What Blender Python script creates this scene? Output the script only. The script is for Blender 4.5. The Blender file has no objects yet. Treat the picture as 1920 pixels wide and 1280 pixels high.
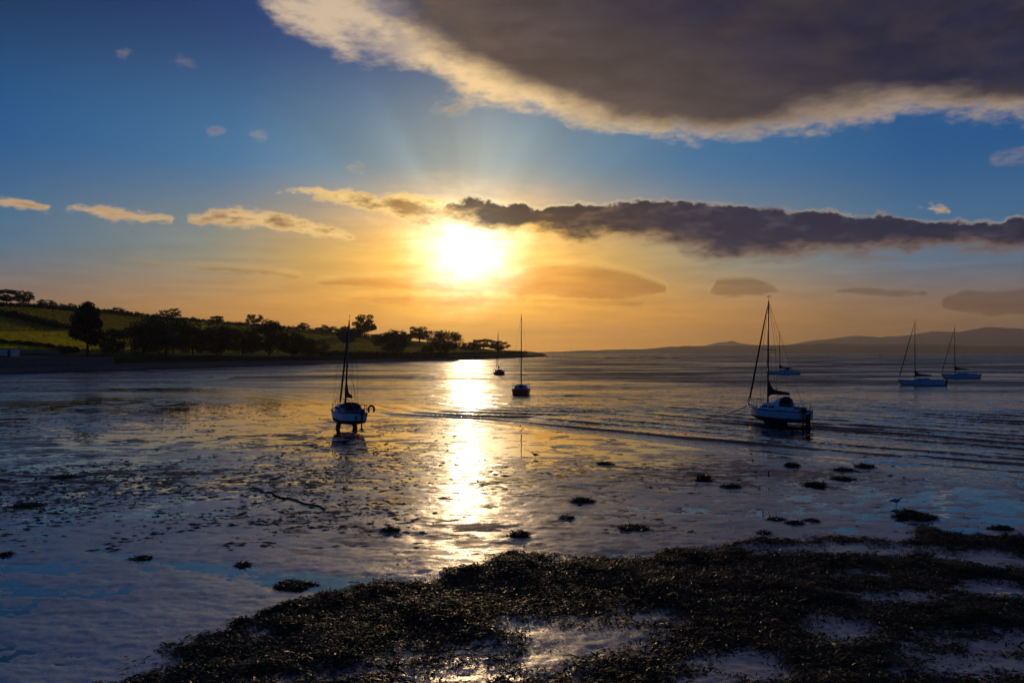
import bpy, bmesh, math, random
import numpy as np
from mathutils import Vector, Matrix, Euler

R = math.radians
sc = bpy.context.scene
C = sc.collection

# ------------------------------------------------------------------ camera
F = 1493.0            # focal length in photo pixels (28 mm on 36 mm, 1920 wide)
CAM_H = 6.0
HORIZON = 661.0
PITCH = math.atan((HORIZON - 640.0) / F)
cam_d = bpy.data.cameras.new('camera')
cam_d.lens = 28.0; cam_d.sensor_width = 36.0
cam_d.clip_start = 0.1; cam_d.clip_end = 40000
cam = bpy.data.objects.new('camera', cam_d); C.objects.link(cam)
cam.location = (0, 0, CAM_H); cam.rotation_euler = (math.pi / 2 + PITCH, 0, 0)
sc.camera = cam

def pdir(px, py):
    xc = (px - 960.0) / F; yc = (640.0 - py) / F
    return np.array((xc, math.cos(PITCH) - yc * math.sin(PITCH), math.sin(PITCH) + yc * math.cos(PITCH)))
def pang(px, py):
    d = pdir(px, py); d = d / np.linalg.norm(d)
    return math.degrees(math.atan2(d[0], d[1])), math.degrees(math.asin(d[2]))
def ground(px, py, z=0.0):
    d = pdir(px, py); t = (z - CAM_H) / d[2]
    return np.array((d[0] * t, d[1] * t))

# ------------------------------------------------------------------ render / exposure
sc.render.engine = 'CYCLES'
sc.cycles.use_denoising = True
try: sc.cycles.denoiser = 'OPENIMAGEDENOISE'
except Exception: pass
sc.cycles.max_bounces = 6; sc.cycles.volume_bounces = 0
sc.cycles.diffuse_bounces = 2; sc.cycles.glossy_bounces = 3; sc.cycles.transmission_bounces = 2
sc.cycles.sample_clamp_direct = 30; sc.cycles.sample_clamp_indirect = 5
sc.view_settings.view_transform = 'Standard'; sc.view_settings.look = 'None'
sc.view_settings.exposure = 0.22; sc.view_settings.gamma = 1.0

SUN_AZ, SUN_EL = pang(878, 470)
az, el = R(SUN_AZ), R(SUN_EL)
SUN_DIR = Vector((math.sin(az) * math.cos(el), math.cos(az) * math.cos(el), math.sin(el)))

# ------------------------------------------------------------------ node helpers
class X:
    """float expression in a node tree"""
    def __init__(s, nt, k): s.nt, s.k = nt, k
    def _op(s, op, *o, clamp=False):
        n = s.nt.nodes.new('ShaderNodeMath'); n.operation = op; n.use_clamp = clamp
        for i, v in enumerate((s,) + o):
            if isinstance(v, X): s.nt.links.new(v.k, n.inputs[i])
            else: n.inputs[i].default_value = v
        return X(s.nt, n.outputs[0])
    def __add__(s, o): return s._op('ADD', o)
    __radd__ = __add__
    def __sub__(s, o): return s._op('SUBTRACT', o)
    def __rsub__(s, o): return (s * -1.0) + o
    def __mul__(s, o): return s._op('MULTIPLY', o)
    __rmul__ = __mul__
    def __truediv__(s, o): return s._op('DIVIDE', o)
    def mn(s, o): return s._op('MINIMUM', o)
    def mx(s, o): return s._op('MAXIMUM', o)
    def pw(s, o): return s._op('POWER', o)
    def exp(s): return s._op('EXPONENT')
    def ss(s, a, b, c=0.0, d=1.0, kind='SMOOTHSTEP'):
        n = s.nt.nodes.new('ShaderNodeMapRange'); n.interpolation_type = kind
        s.nt.links.new(s.k, n.inputs[0])
        for i, v in enumerate((a, b, c, d)): n.inputs[i + 1].default_value = v
        return X(s.nt, n.outputs[0])
    def ramp(s, pts, interp='LINEAR'):
        n = s.nt.nodes.new('ShaderNodeValToRGB'); cr = n.color_ramp; cr.interpolation = interp
        while len(cr.elements) < len(pts): cr.elements.new(0.5)
        for e, (p, c) in zip(cr.elements, pts): e.position = p; e.color = tuple(c) + (1,)
        s.nt.links.new(s.k, n.inputs[0]); return n.outputs[0]

def slopes(nt, terms):
    """shading normal: the surface normal tilted by unfiltered noise slopes, terms = [(noise colour, gain)]"""
    ge = nt.nodes.new('ShaderNodeNewGeometry'); acc = ge.outputs['Normal']
    for colr, k in terms:
        a = nt.nodes.new('ShaderNodeVectorMath'); a.operation = 'SUBTRACT'; nt.links.new(colr, a.inputs[0]); a.inputs[1].default_value = (0.5, 0.5, 0.5)
        m = nt.nodes.new('ShaderNodeVectorMath'); m.operation = 'MULTIPLY'; nt.links.new(a.outputs[0], m.inputs[0]); m.inputs[1].default_value = (0.5, 1, 0)
        s = nt.nodes.new('ShaderNodeVectorMath'); s.operation = 'SCALE'; nt.links.new(m.outputs[0], s.inputs[0])
        if isinstance(k, X): nt.links.new(k.k, s.inputs['Scale'])
        else: s.inputs['Scale'].default_value = k
        d = nt.nodes.new('ShaderNodeVectorMath'); d.operation = 'ADD'; nt.links.new(acc, d.inputs[0]); nt.links.new(s.outputs[0], d.inputs[1]); acc = d.outputs[0]
    n = nt.nodes.new('ShaderNodeVectorMath'); n.operation = 'NORMALIZE'; nt.links.new(acc, n.inputs[0])
    return n.outputs[0]
def cmix(nt, f, a, b, mode='MIX'):
    n = nt.nodes.new('ShaderNodeMix'); n.data_type = 'RGBA'; n.blend_type = mode; n.clamp_factor = True
    for i, v in ((0, f), (6, a), (7, b)):
        if isinstance(v, X): nt.links.new(v.k, n.inputs[i])
        elif isinstance(v, bpy.types.NodeSocket): nt.links.new(v, n.inputs[i])
        elif i == 0: n.inputs[i].default_value = v
        else: n.inputs[i].default_value = tuple(v) + (1,) if len(v) == 3 else v
    return n.outputs[2]
def cscale(nt, col, f):
    n = nt.nodes.new('ShaderNodeVectorMath'); n.operation = 'SCALE'
    if isinstance(col, bpy.types.NodeSocket): nt.links.new(col, n.inputs[0])
    else: n.inputs[0].default_value = col
    if isinstance(f, X): nt.links.new(f.k, n.inputs['Scale'])
    else: n.inputs['Scale'].default_value = f
    return n.outputs[0]
def vmul(nt, v, s):
    n = nt.nodes.new('ShaderNodeVectorMath'); n.operation = 'MULTIPLY'
    nt.links.new(v, n.inputs[0]); n.inputs[1].default_value = s; return n.outputs[0]
def noise(nt, vec, scale, detail=5, rough=0.55, out='Fac', dist=0.0):
    n = nt.nodes.new('ShaderNodeTexNoise'); n.inputs['Scale'].default_value = scale
    n.inputs['Detail'].default_value = detail; n.inputs['Roughness'].default_value = rough
    n.inputs['Distortion'].default_value = dist
    nt.links.new(vec, n.inputs['Vector'])
    return X(nt, n.outputs[0]) if out == 'Fac' else n.outputs[1]

# ------------------------------------------------------------------ world: sky with clouds
world = bpy.data.worlds.new('World'); sc.world = world; world.use_nodes = True
W = world.node_tree; W.nodes.clear()
tc = W.nodes.new('ShaderNodeTexCoord'); D = tc.outputs['Generated']
sep = W.nodes.new('ShaderNodeSeparateXYZ'); W.links.new(D, sep.inputs[0])
dx, dy, dz = (X(W, sep.outputs[i]) for i in range(3))
AZ = dx._op('ARCTAN2', dy) * (180 / math.pi)
EL = dz.mn(1.0).mx(-1.0)._op('ARCSINE') * (180 / math.pi)
dot = W.nodes.new('ShaderNodeVectorMath'); dot.operation = 'DOT_PRODUCT'
W.links.new(D, dot.inputs[0]); dot.inputs[1].default_value = SUN_DIR
ANG = X(W, dot.outputs['Value']).mn(0.999999).mx(-1.0)._op('ARCCOSINE') * (180 / math.pi)
dAZ = ((AZ - SUN_AZ) * (math.pi / 180))._op('COSINE').mn(0.99999)._op('ARCCOSINE') * (1 / math.pi)   # 0..1 away from the sun

sky = W.nodes.new('ShaderNodeTexSky'); sky.sky_type = 'NISHITA'; sky.sun_disc = False
sky.sun_elevation = R(SUN_EL); sky.sun_rotation = R(SUN_AZ); sky.air_density = 1.2; sky.dust_density = 1.5; sky.ozone_density = 2.0
nish = cscale(W, sky.outputs[0], 0.05)

def s2l(r, g, b):
    f = lambda c: c / 12.92 if c <= 0.04045 else ((c + 0.055) / 1.055) ** 2.4
    return tuple(f(v / 255) for v in (r, g, b))
q = 1 / 180.0
H_ = dAZ.ramp([(0, s2l(252, 174, 20)), (7 * q, s2l(242, 160, 22)), (14 * q, s2l(220, 146, 36)), (26 * q, s2l(160, 114, 58)), (50 * q, s2l(96, 92, 92)), (110 * q, s2l(84, 92, 108)), (1, s2l(84, 94, 112))])
M_ = dAZ.ramp([(0, s2l(248, 184, 66)), (6 * q, s2l(230, 170, 68)), (11 * q, s2l(186, 150, 84)), (18 * q, s2l(124, 132, 122)), (30 * q, s2l(62, 108, 140)), (60 * q, s2l(58, 96, 138)), (1, s2l(50, 82, 124))])
U_ = dAZ.ramp([(0, s2l(142, 158, 158)), (8 * q, s2l(90, 128, 150)), (16 * q, s2l(44, 106, 150)), (30 * q, s2l(10, 82, 136)), (60 * q, s2l(14, 68, 120)), (1, s2l(20, 62, 110))])
T_ = dAZ.ramp([(0, s2l(32, 72, 124)), (15 * q, s2l(2, 52, 108)), (30 * q, s2l(0, 38, 78)), (1, s2l(8, 46, 94))])
Z_ = s2l(6, 40, 88)
base = cmix(W, EL.ss(1.0, 7.5, kind='SMOOTHSTEP'), H_, M_)
base = cmix(W, EL.ss(6.0, 13.5), base, U_)
base = cmix(W, EL.ss(12.5, 23.0), base, T_)
base = cmix(W, EL.ss(25.0, 60.0), base, Z_)
base = cmix(W, 0.04, base, nish)
below = EL.ss(-0.5, -3.0)
base = cmix(W, below, base, s2l(70, 66, 66))

# crepuscular shafts: alternating lit and shaded air above the cloud bank
dA = AZ - SUN_AZ; dE = EL - SUN_EL
PHI = dE._op('ARCTAN2', dA)
cmb = W.nodes.new('ShaderNodeCombineXYZ'); W.links.new(PHI.k, cmb.inputs[0])
shaft = noise(W, cmb.outputs[0], 1.3, 3, 0.5).ss(0.3, 0.7)
smask = EL.ss(10.5, 12.5) * ANG.ss(24.0, 6.0) * EL.ss(24.0, 15.0)
shaft_gain = (shaft - 0.5) * smask * 0.36 + 1.0
base = cscale(W, base, shaft_gain)

# ---- cloud layers: upper and lower edge of each bank as curves of the azimuth
AZ01 = (AZ + 45.0) / 90.0
def curve(pts, default):
    n = W.nodes.new('ShaderNodeFloatCurve'); m = n.mapping; c = m.curves[0]
    ae = sorted((pang(*p) for p in pts), key=lambda a: a[0])
    P = [((a + 45) / 90, (e + 10) / 60) for a, e in ae]
    P = [p for p in P if 0 <= p[0] <= 1]
    l, r = default
    if P[0][0] > 0.001: P = [(0.0, (l + 10) / 60 if l is not None else P[0][1])] + P
    if P[-1][0] < 0.999: P = P + [(1.0, (r + 10) / 60 if r is not None else P[-1][1])]
    c.points[0].location = P[0]; c.points[1].location = P[-1]
    for p in P[1:-1]: c.points.new(*p)
    for p in c.points: p.handle_type = 'VECTOR'
    m.update()
    W.links.new(AZ01.k, n.inputs['Value'])
    return X(W, n.outputs[0]) * 60.0 - 10.0
def lens(parts, eps=3.0):
    """list of (upper polyline, lower polyline), left to right, as two edge lists that cross between clouds"""
    up, lo = [], []
    for u, l in parts:
        xs = u[0][0], u[-1][0]; m0 = (u[0][1] + l[0][1]) / 2; m1 = (u[-1][1] + l[-1][1]) / 2
        up += [(xs[0] - 14, m0 + 22), (xs[0] - 4, m0 + 2)] + u + [(xs[1] + 4, m1 + 2), (xs[1] + 14, m1 + 22)]
        lo += [(xs[0] - 14, m0 - 22), (xs[0] - 4, m0 - 2)] + l + [(xs[1] + 4, m1 - 2), (xs[1] + 14, m1 - 22)]
    return up, lo

DS = vmul(W, D, (1, 1, 2.4))
n_big = noise(W, DS, 5.0, 5, 0.6) - 0.5
n_mid = noise(W, DS, 22.0, 7, 0.62) - 0.5
n_fine = noise(W, DS, 60.0, 6, 0.62) - 0.5
n_soft = noise(W, DS, 9.0, 6, 0.6)

# high dark bank filling the upper right
A_lo = [(446, -60), (470, -8), (500, 22), (560, 70), (620, 98), (690, 118), (800, 138), (850, 158), (880, 192), (960, 208), (1050, 222), (1130, 243), (1250, 262), (1400, 260), (1500, 244), (1600, 234), (1700, 212), (1800, 218), (1920, 232), (2040, 205), (2200, 215)]
A_core = [(560, -60), (650, -10), (760, 50), (860, 100), (950, 148), (1050, 192), (1180, 232), (1300, 250), (1420, 244), (1500, 222), (1600, 204), (1700, 188), (1800, 198), (1920, 212), (2060, 190)]
tA = EL + n_big * 1.5 + n_mid * 2.6 + n_fine * 0.9 - curve(A_lo, (48, None))
fadeA = AZ._op('ABSOLUTE').ss(105.0, 60.0)
dA_ = (tA + n_fine * 0.7).ss(-0.4, 1.3) * fadeA
thinA = AZ.ss(-2.0, -12.0)
dA_ = dA_ * (1.0 - thinA * 0.65 * (n_soft.ss(0.45, 0.62)))
tAc = EL + n_big * 3.0 + n_mid * 1.5 - curve(A_core, (48, None))
coreA = tAc.ss(-1.0, 1.5)
rimA = cmix(W, ANG.ss(11.0, 26.0), s2l(238, 202, 148), s2l(196, 170, 140))
rimA = cmix(W, n_mid.ss(0.0, 0.3) * 0.6, rimA, s2l(160, 140, 124))
rimA = cmix(W, thinA * 0.5, rimA, s2l(176, 164, 156))
darkA = cmix(W, (AZ * 0.55 + EL).ss(13.0, 34.0), s2l(106, 89, 74), s2l(28, 31, 56))
darkA = cmix(W, n_soft.ss(0.35, 0.7) * 0.55, darkA, s2l(68, 58, 51))
bil = noise(W, vmul(W, D, (1, 1, 3.5)), 13.0, 7, 0.66)
darkA = cscale(W, darkA, bil.ss(0.3, 0.72, 0.84, 1.18))
colA = cmix(W, coreA, rimA, darkA)

# long low bank running right from the sun
B_up = [(846, 374), (900, 372), (960, 378), (1000, 386), (1040, 378), (1100, 380), (1200, 373), (1300, 376), (1400, 385), (1480, 393), (1560, 392), (1600, 405), (1660, 398), (1700, 408), (1760, 414), (1800, 407), (1850, 416), (1920, 404), (2050, 410), (2200, 395)]
B_lo = [(846, 424), (880, 432), (905, 440), (960, 448), (1050, 457), (1150, 460), (1240, 456), (1285, 476), (1340, 494), (1450, 491), (1600, 484), (1750, 477), (1920, 482), (2060, 476), (2200, 486)]
wB = n_mid * 1.5 + n_fine * 0.6
lump = noise(W, D, 42.0, 4, 0.6) - 0.5
uB = curve([(776, 428), (806, 404)] + B_up, (4, None)) - EL + wB * 0.6 + lump * 1.3
lB = EL - curve([(776, 392), (806, 400)] + B_lo, (14, None)) + wB * 1.5 + n_big * 0.7
dB = uB.ss(-0.10, 0.26) * lB.ss(-0.35, 0.9) * AZ._op('ABSOLUTE').ss(70.0, 45.0)
rimB_up = uB.ss(0.30, 0.02)
rimB_lo = (lB + n_mid * 1.0).ss(1.5, 0.1)
near = ANG.ss(17.0, 3.0)
darkB = cmix(W, ANG.ss(3.0, 18.0), s2l(48, 40, 40), s2l(8, 24, 56))
bilB = noise(W, vmul(W, D, (1, 1, 2.6)), 30.0, 6, 0.6)
darkB = cmix(W, bilB.ss(0.45, 0.75) * 0.75, darkB, cmix(W, ANG.ss(4.0, 20.0), s2l(120, 92, 66), s2l(62, 62, 78)))
darkB = cmix(W, n_mid.ss(0.0, 0.25) * 0.5, darkB, s2l(14, 16, 36))
colB = cmix(W, rimB_lo * (near * 0.6 + 0.4), darkB, cmix(W, near, s2l(172, 138, 104), s2l(250, 196, 100)))
colB = cmix(W, rimB_up * n_soft.ss(0.32, 0.52) * (near * 0.3 + 0.7), colB, cmix(W, near, s2l(196, 176, 150), s2l(255, 240, 190)))

# broken sunlit clouds left of the sun, small ones at the right edge
M_parts = [
 ([(-60, 378), (0, 374), (40, 376), (92, 386)], [(-60, 384), (0, 382), (40, 386), (92, 389)]),
 ([(124, 388), (170, 391), (220, 393), (270, 400), (322, 404)], [(124, 391), (170, 402), (220, 408), (270, 416), (322, 416)]),
 ([(352, 408), (420, 392), (500, 398), (560, 410), (610, 424), (660, 444)], [(352, 412), (420, 420), (500, 428), (560, 437), (610, 443), (660, 447)])]
M_parts2 = [
 ([(512, 352), (560, 346), (600, 344), (660, 354), (714, 372), (742, 356), (800, 362), (850, 370), (905, 374)],
  [(512, 356), (560, 366), (600, 374), (660, 390), (714, 400), (742, 410), (800, 432), (850, 432), (905, 425)]),
 ([(1722, 390), (1750, 386), (1778, 394)], [(1722, 392), (1750, 397), (1778, 398)])]
M_parts3 = [
 ([(222, 96), (233, 92), (244, 98)], [(222, 100), (233, 104), (244, 101)]), ([(316, 112), (338, 106), (362, 114)], [(316, 116), (338, 121), (362, 118)]),
 ([(394, 243), (404, 240), (416, 244)], [(394, 246), (404, 248), (416, 248)]), ([(472, 254), (486, 250), (498, 256)], [(472, 257), (486, 260), (498, 259)]),
 ([(656, 311), (672, 305), (690, 313)], [(656, 314), (672, 319), (690, 316)]),
 ([(810, 198), (840, 190), (880, 196)], [(810, 206), (840, 218), (880, 208)]),
 ([(1856, 292), (1890, 284), (1940, 280), (2000, 276)], [(1856, 302), (1890, 306), (1940, 300), (2000, 292)])]
def lens_layer(parts, wamp, soft0, soft1):
    u, l = lens(parts)
    tu = curve(u, (None, None)) - EL; tl = EL - curve(l, (None, None))
    t = tu.mn(tl) + wamp
    return t, t.ss(soft0, soft1), tu
wM = n_mid * 1.2 + n_fine * 1.1
t1, d1, _ = lens_layer(M_parts, wM + 0.16, -0.12, 0.35)
t2, d2, _ = lens_layer(M_parts2, wM * 1.2 + n_big * 0.8, -0.12, 0.4)
t3, d3, _ = lens_layer(M_parts3, wM * 1.6, -0.35, 1.1)
dM = d1.mx(d2).mx(d3)
tM = t1.mx(t2).mx(t3)
litM = cmix(W, ANG.ss(22.0, 4.0), s2l(206, 170, 126), s2l(255, 214, 132))
shM = cmix(W, ANG.ss(22.0, 4.0), s2l(124, 94, 68), s2l(122, 86, 48))
colM = cmix(W, (tM + n_fine * 0.9 + n_mid * 1.2).ss(0.0, 1.25), litM, shM)

# low veils near the horizon
L_parts = [
 ([(216, 487), (260, 488), (330, 493), (420, 494), (500, 500), (574, 514)], [(216, 489), (260, 494), (330, 499), (420, 506), (500, 515), (574, 520)]),
 ([(590, 522), (660, 514), (760, 512), (820, 520), (880, 516), (930, 512), (975, 500), (1040, 489), (1120, 492), (1190, 506), (1250, 528)],
  [(590, 532), (660, 536), (760, 540), (820, 545), (880, 548), (930, 550), (975, 552), (1040, 558), (1120, 561), (1190, 558), (1250, 546)]),
 ([(1330, 538), (1345, 520), (1380, 514), (1420, 522), (1460, 540)], [(1330, 548), (1345, 556), (1380, 557), (1420, 554), (1460, 548)]),
 ([(1570, 544), (1620, 536), (1680, 544), (1740, 548)], [(1570, 547), (1620, 554), (1680, 555), (1740, 553)]),
 ([(1770, 556), (1810, 540), (1860, 548), (1920, 540), (2000, 530)], [(1770, 580), (1810, 588), (1860, 590), (1920, 590), (2000, 592)])]
L_parts2 = [
 ([(640, 556), (760, 550), (900, 552), (1050, 556), (1200, 562), (1300, 575)], [(640, 562), (760, 576), (900, 574), (1050, 572), (1200, 578), (1300, 582)]),
 ([(1282, 519), (1340, 516), (1400, 512), (1464, 515)], [(1282, 521), (1340, 522), (1400, 519), (1464, 518)]),
 ([(1700, 500), (1760, 494), (1818, 500)], [(1700, 504), (1760, 507), (1818, 505)])]
wL = n_mid * 0.75 + n_fine * 0.5
t4, d4, u4 = lens_layer(L_parts, wL + 0.12, -0.1, 0.3)
t5, d5, u5 = lens_layer(L_parts2, wL, -0.1, 0.5)
dL = d4.mx(d5 * 0.75); tL = t4.mx(t5)
veil = noise(W, vmul(W, D, (1, 1, 9)), 14.0, 5, 0.6)
base = cscale(W, base, 1.0 + (veil - 0.5) * 0.55 * EL.ss(12.0, 4.0))
shL = cmix(W, 1.0, base, cmix(W, ANG.ss(6.0, 22.0), (0.74, 0.56, 0.36), (0.64, 0.56, 0.52)), 'MULTIPLY')
liL = cmix(W, ANG.ss(26.0, 6.0, 0.12, 0.5), base, s2l(255, 214, 120))
colL = cmix(W, tL.ss(-0.15, 0.22) * (0.35 + 0.65 * u4.mx(u5).ss(0.05, 0.55)), liL, shL)

col = cmix(W, dL * 0.9, base, colL)
# aureole of the sun, seen through everything thin
wr = n_mid * 4.5 + n_fine * 2.0 + n_big * 2.0
ANGW = (((dA * 0.86) * (dA * 0.86) + dE * dE)._op('SQRT') + wr * ANG.ss(0.3, 3.0)).mx(0.0)
g = ANG * ANG
aur = (g * (-1 / 0.7)).exp() * 3.0 + (ANGW * (-1 / 2.1)).exp() * 3.0 + (ANG * (-1 / 5.5)).exp() * 0.36
aur = aur * EL.ss(14.5, 8.5, 0.25, 1.0) * (veil * 0.9 + 0.55)
gl = cmix(W, ANG.ss(1.5, 6.0), (1.0, 0.88, 0.62), (1.0, 0.56, 0.14))
def addc(a, b):
    n = W.nodes.new('ShaderNodeVectorMath'); n.operation = 'ADD'; W.links.new(a, n.inputs[0]); W.links.new(b, n.inputs[1]); return n.outputs[0]
col = addc(col, cscale(W, gl, aur))
colM2 = addc(colM, cscale(W, gl, aur * 0.65))
col = cmix(W, d1.mx(d2).mx(d3 * 0.55) * 0.92, col, colM2)
colB2 = addc(colB, cscale(W, gl, aur * (0.10 + 0.30 * rimB_lo.mx(rimB_up))))
col = cmix(W, dB * 0.98, col, colB2)
col = cmix(W, dA_ * 0.97, col, colA)
bg = W.nodes.new('ShaderNodeBackground'); W.links.new(col, bg.inputs[0]); bg.inputs[1].default_value = 1.0
wo = W.nodes.new('ShaderNodeOutputWorld'); W.links.new(bg.outputs[0], wo.inputs[0])
world.cycles.sampling_method = 'MANUAL'; world.cycles.sample_map_resolution = 1024

# ------------------------------------------------------------------ sun
sun_d = bpy.data.lights.new('sun', 'SUN'); sun_d.energy = 0.38; sun_d.angle = R(0.6); sun_d.color = (1.0, 0.66, 0.34)
sun = bpy.data.objects.new('sun', sun_d); C.objects.link(sun)
sun.rotation_euler = SUN_DIR.to_track_quat('Z', 'Y').to_euler()
sun.location = SUN_DIR * 200

# ------------------------------------------------------------------ tagging and mesh helpers
def tag(o, label=None, cat=None, group=None, kind=None):
    for k, v in (('label', label), ('category', cat), ('group', group), ('kind', kind)):
        if v: o[k] = v
    return o
def link(name, me, mat=None, parent=None):
    o = bpy.data.objects.new(name, me); C.objects.link(o)
    if mat is not None and me is not None and not me.materials: me.materials.append(mat)
    if parent is not None: o.parent = parent
    return o
def np_mesh(name, V, Fc, smooth=True):
    """V (n,3) float, Fc (m,k) int with one k"""
    V = np.asarray(V, np.float32); Fc = np.asarray(Fc, np.int32)
    me = bpy.data.meshes.new(name); k = Fc.shape[1]
    me.vertices.add(len(V)); me.vertices.foreach_set('co', V.ravel())
    me.loops.add(Fc.size); me.loops.foreach_set('vertex_index', Fc.ravel())
    me.polygons.add(len(Fc)); me.polygons.foreach_set('loop_start', np.arange(0, Fc.size, k, dtype=np.int32))
    me.update(calc_edges=True); me.validate()
    if smooth: me.polygons.foreach_set('use_smooth', np.ones(len(me.polygons), bool))
    return me
rng = np.random.default_rng(7)

def _hash(ix, iy, seed):
    h = (ix.astype(np.int64) * 374761393 + iy.astype(np.int64) * 668265263 + seed * 1442695041) & 0xffffffff
    h = ((h ^ (h >> 13)) * 1274126177) & 0xffffffff
    return ((h ^ (h >> 16)) & 0xffff) / 65535.0
def vnoise(x, y, seed=0):
    x0 = np.floor(x); y0 = np.floor(y); fx = x - x0; fy = y - y0
    fx = fx * fx * fx * (fx * (fx * 6 - 15) + 10); fy = fy * fy * fy * (fy * (fy * 6 - 15) + 10)
    a = _hash(x0, y0, seed); b = _hash(x0 + 1, y0, seed); c = _hash(x0, y0 + 1, seed); d = _hash(x0 + 1, y0 + 1, seed)
    return (a * (1 - fx) + b * fx) * (1 - fy) + (c * (1 - fx) + d * fx) * fy
def fbm(x, y, oct=4, seed=0, gain=0.5):
    s = np.zeros(np.broadcast(x, y).shape); a = 1.0; n = 0.0
    ca, sa = math.cos(0.6), math.sin(0.6)
    for i in range(oct):
        s += a * (vnoise(x, y, seed + i) - 0.5); n += a; a *= gain
        x, y = (x * ca - y * sa) * 2.03 + 17.1, (x * sa + y * ca) * 2.03 + 5.3
    return s / n * 2.0          # about -1..1
def sst(a, b, x):
    t = np.clip((x - a) / (b - a), 0, 1); return t * t * (3 - 2 * t)

def mat_new(name):
    m = bpy.data.materials.new(name); m.use_nodes = True
    nt = m.node_tree; p = nt.nodes['Principled BSDF']; return m, nt, p
def plain(name, col, rough=0.5, metal=0.0, var=0.12, scale=3.0, bump=0.0, spec=None):
    """painted / solid surface with a little mottling"""
    m, nt, p = mat_new(name)
    t = nt.nodes.new('ShaderNodeTexCoord')
    n = noise(nt, t.outputs['Object'], scale, 5, 0.6)
    c = cmix(nt, n.ss(0.25, 0.75, kind='LINEAR'), tuple(v * (1 - var) for v in col), tuple(min(1, v * (1 + var)) for v in col))
    nt.links.new(c, p.inputs['Base Color'])
    nt.links.new((n * 0.25 + (rough - 0.12)).k, p.inputs['Roughness'])
    p.inputs['Metallic'].default_value = metal
    if spec is not None: p.inputs['Specular IOR Level'].default_value = spec
    if bump:
        b = nt.nodes.new('ShaderNodeBump'); b.inputs['Strength'].default_value = bump; b.inputs['Distance'].default_value = 0.05
        nt.links.new(noise(nt, t.outputs['Object'], scale * 4, 4, 0.6).k, b.inputs['Height']); nt.links.new(b.outputs[0], p.inputs['Normal'])
    return m

# ------------------------------------------------------------------ tide line, coast, levels
UX = np.array((-0.62, 0.785)); NX = np.array((0.785, 0.62))
tide_px = [(2300, 960), (1920, 905), (1600, 875), (1300, 845), (1000, 812), (850, 792), (620, 782), (430, 745), (372, 724), (440, 704), (620, 692), (760, 684), (900, 677), (1000, 672), (1030, 668)]
_tp = np.array([ground(*p) for p in tide_px]); _tu = _tp @ UX; _tn = _tp @ NX
_o = np.argsort(_tu); _tu, _tn = _tu[_o], _tn[_o]
def tide_s(x, y):
    u = x * UX[0] + y * UX[1]; n = x * NX[0] + y * NX[1]
    return n - np.interp(u, _tu, _tn), u
coast_px = [(-500, 722), (-200, 712), (0, 705), (200, 699), (400, 691), (600, 684.5), (700, 681), (800, 677), (900, 674), (1000, 670), (1025, 667.5)]
_cp = np.array([ground(*p) for p in coast_px])
_ck = np.array([p[0] / p[1] for p in _cp]); _cy = _cp[:, 1]          # coast distance Y as a function of k = X / Y
def coast_y(k): return np.interp(k, _ck, _cy)
def coast_gap(x, y):                                                 # metres of depth before the coast (negative = on the land side)
    return np.where(x / np.maximum(y, 1) < _ck[-1] + 0.002, coast_y(x / np.maximum(y, 1)) - y, 999.0)

# ------------------------------------------------------------------ weed bed (plan outline from where it lies on the shore)
bed_px = [(150, 1330), (330, 1240), (450, 1180), (465, 1152), (560, 1145), (620, 1112), (700, 1098), (800, 1085), (880, 1062), (960, 1040), (1050, 1047), (1150, 1040), (1240, 1036), (1330, 1024), (1420, 1016), (1500, 1010), (1570, 1004), (1640, 1014), (1720, 1004), (1690, 986), (1760, 988), (1810, 1004), (1920, 1010), (2100, 1012), (2250, 1080), (2300, 1330), (1200, 1400)]
bed = np.array([ground(*p) for p in bed_px])
def poly_sd(x, y, P):
    """signed distance to a polygon, positive inside"""
    d = np.full(x.shape, 1e9); ins = np.zeros(x.shape, bool); n = len(P)
    for i in range(n):
        a, b = P[i], P[(i + 1) % n]; e = b - a
        wx, wy = x - a[0], y - a[1]; t = np.clip((wx * e[0] + wy * e[1]) / (e @ e), 0, 1)
        d = np.minimum(d, (wx - e[0] * t) ** 2 + (wy - e[1] * t) ** 2)
        c = ((a[1] > y) != (b[1] > y)) & (x < (b[0] - a[0]) * (y - a[1]) / (b[1] - a[1] + 1e-12) + a[0]); ins ^= c
    return np.where(ins, 1, -1) * np.sqrt(d)
holes_px = [  # bare patches inside the bed: centre and half sizes
 (1085, 1205, 110, 24), (985, 1178, 40, 12), (880, 1262, 80, 26), (1010, 1240, 60, 22), (940, 1225, 60, 10), (760, 1228, 30, 8), (1090, 1168, 46, 7), (1200, 1160, 50, 9), (1185, 1185, 40, 14),
 (1590, 1186, 44, 14), (1600, 1032, 90, 8), (1500, 1032, 70, 5), (1860, 1050, 60, 12), (1390, 1256, 80, 22), (1330, 1280, 60, 20), (1870, 1108, 40, 8), (1690, 1122, 40, 4), (1860, 1212, 90, 16), (1800, 1250, 80, 18), (1920, 1260, 60, 20), (1610, 1078, 16, 3), (640, 1268, 30, 6)]
def bed_mask(x, y):
    s = poly_sd(x, y, bed) + fbm(x * 0.8, y * 0.8, 4, 11) * 1.1 + fbm(x * 3, y * 3, 4, 15) * 0.45
    for px, py, hw, hh in holes_px:
        c = ground(px, py); w = abs(ground(px + hw, py)[0] - c[0]); h = abs(ground(px, py - hh)[1] - ground(px, py + hh)[1]) / 2
        e = np.sqrt(((x - c[0]) / w) ** 2 + ((y - c[1]) / h) ** 2)
        s = np.minimum(s, (e - 1.18) * min(w, h) * 0.8 + fbm(x * 1.5, y * 1.5, 4, 21) * 0.38)
    return s                                                        # >0 weed

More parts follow.
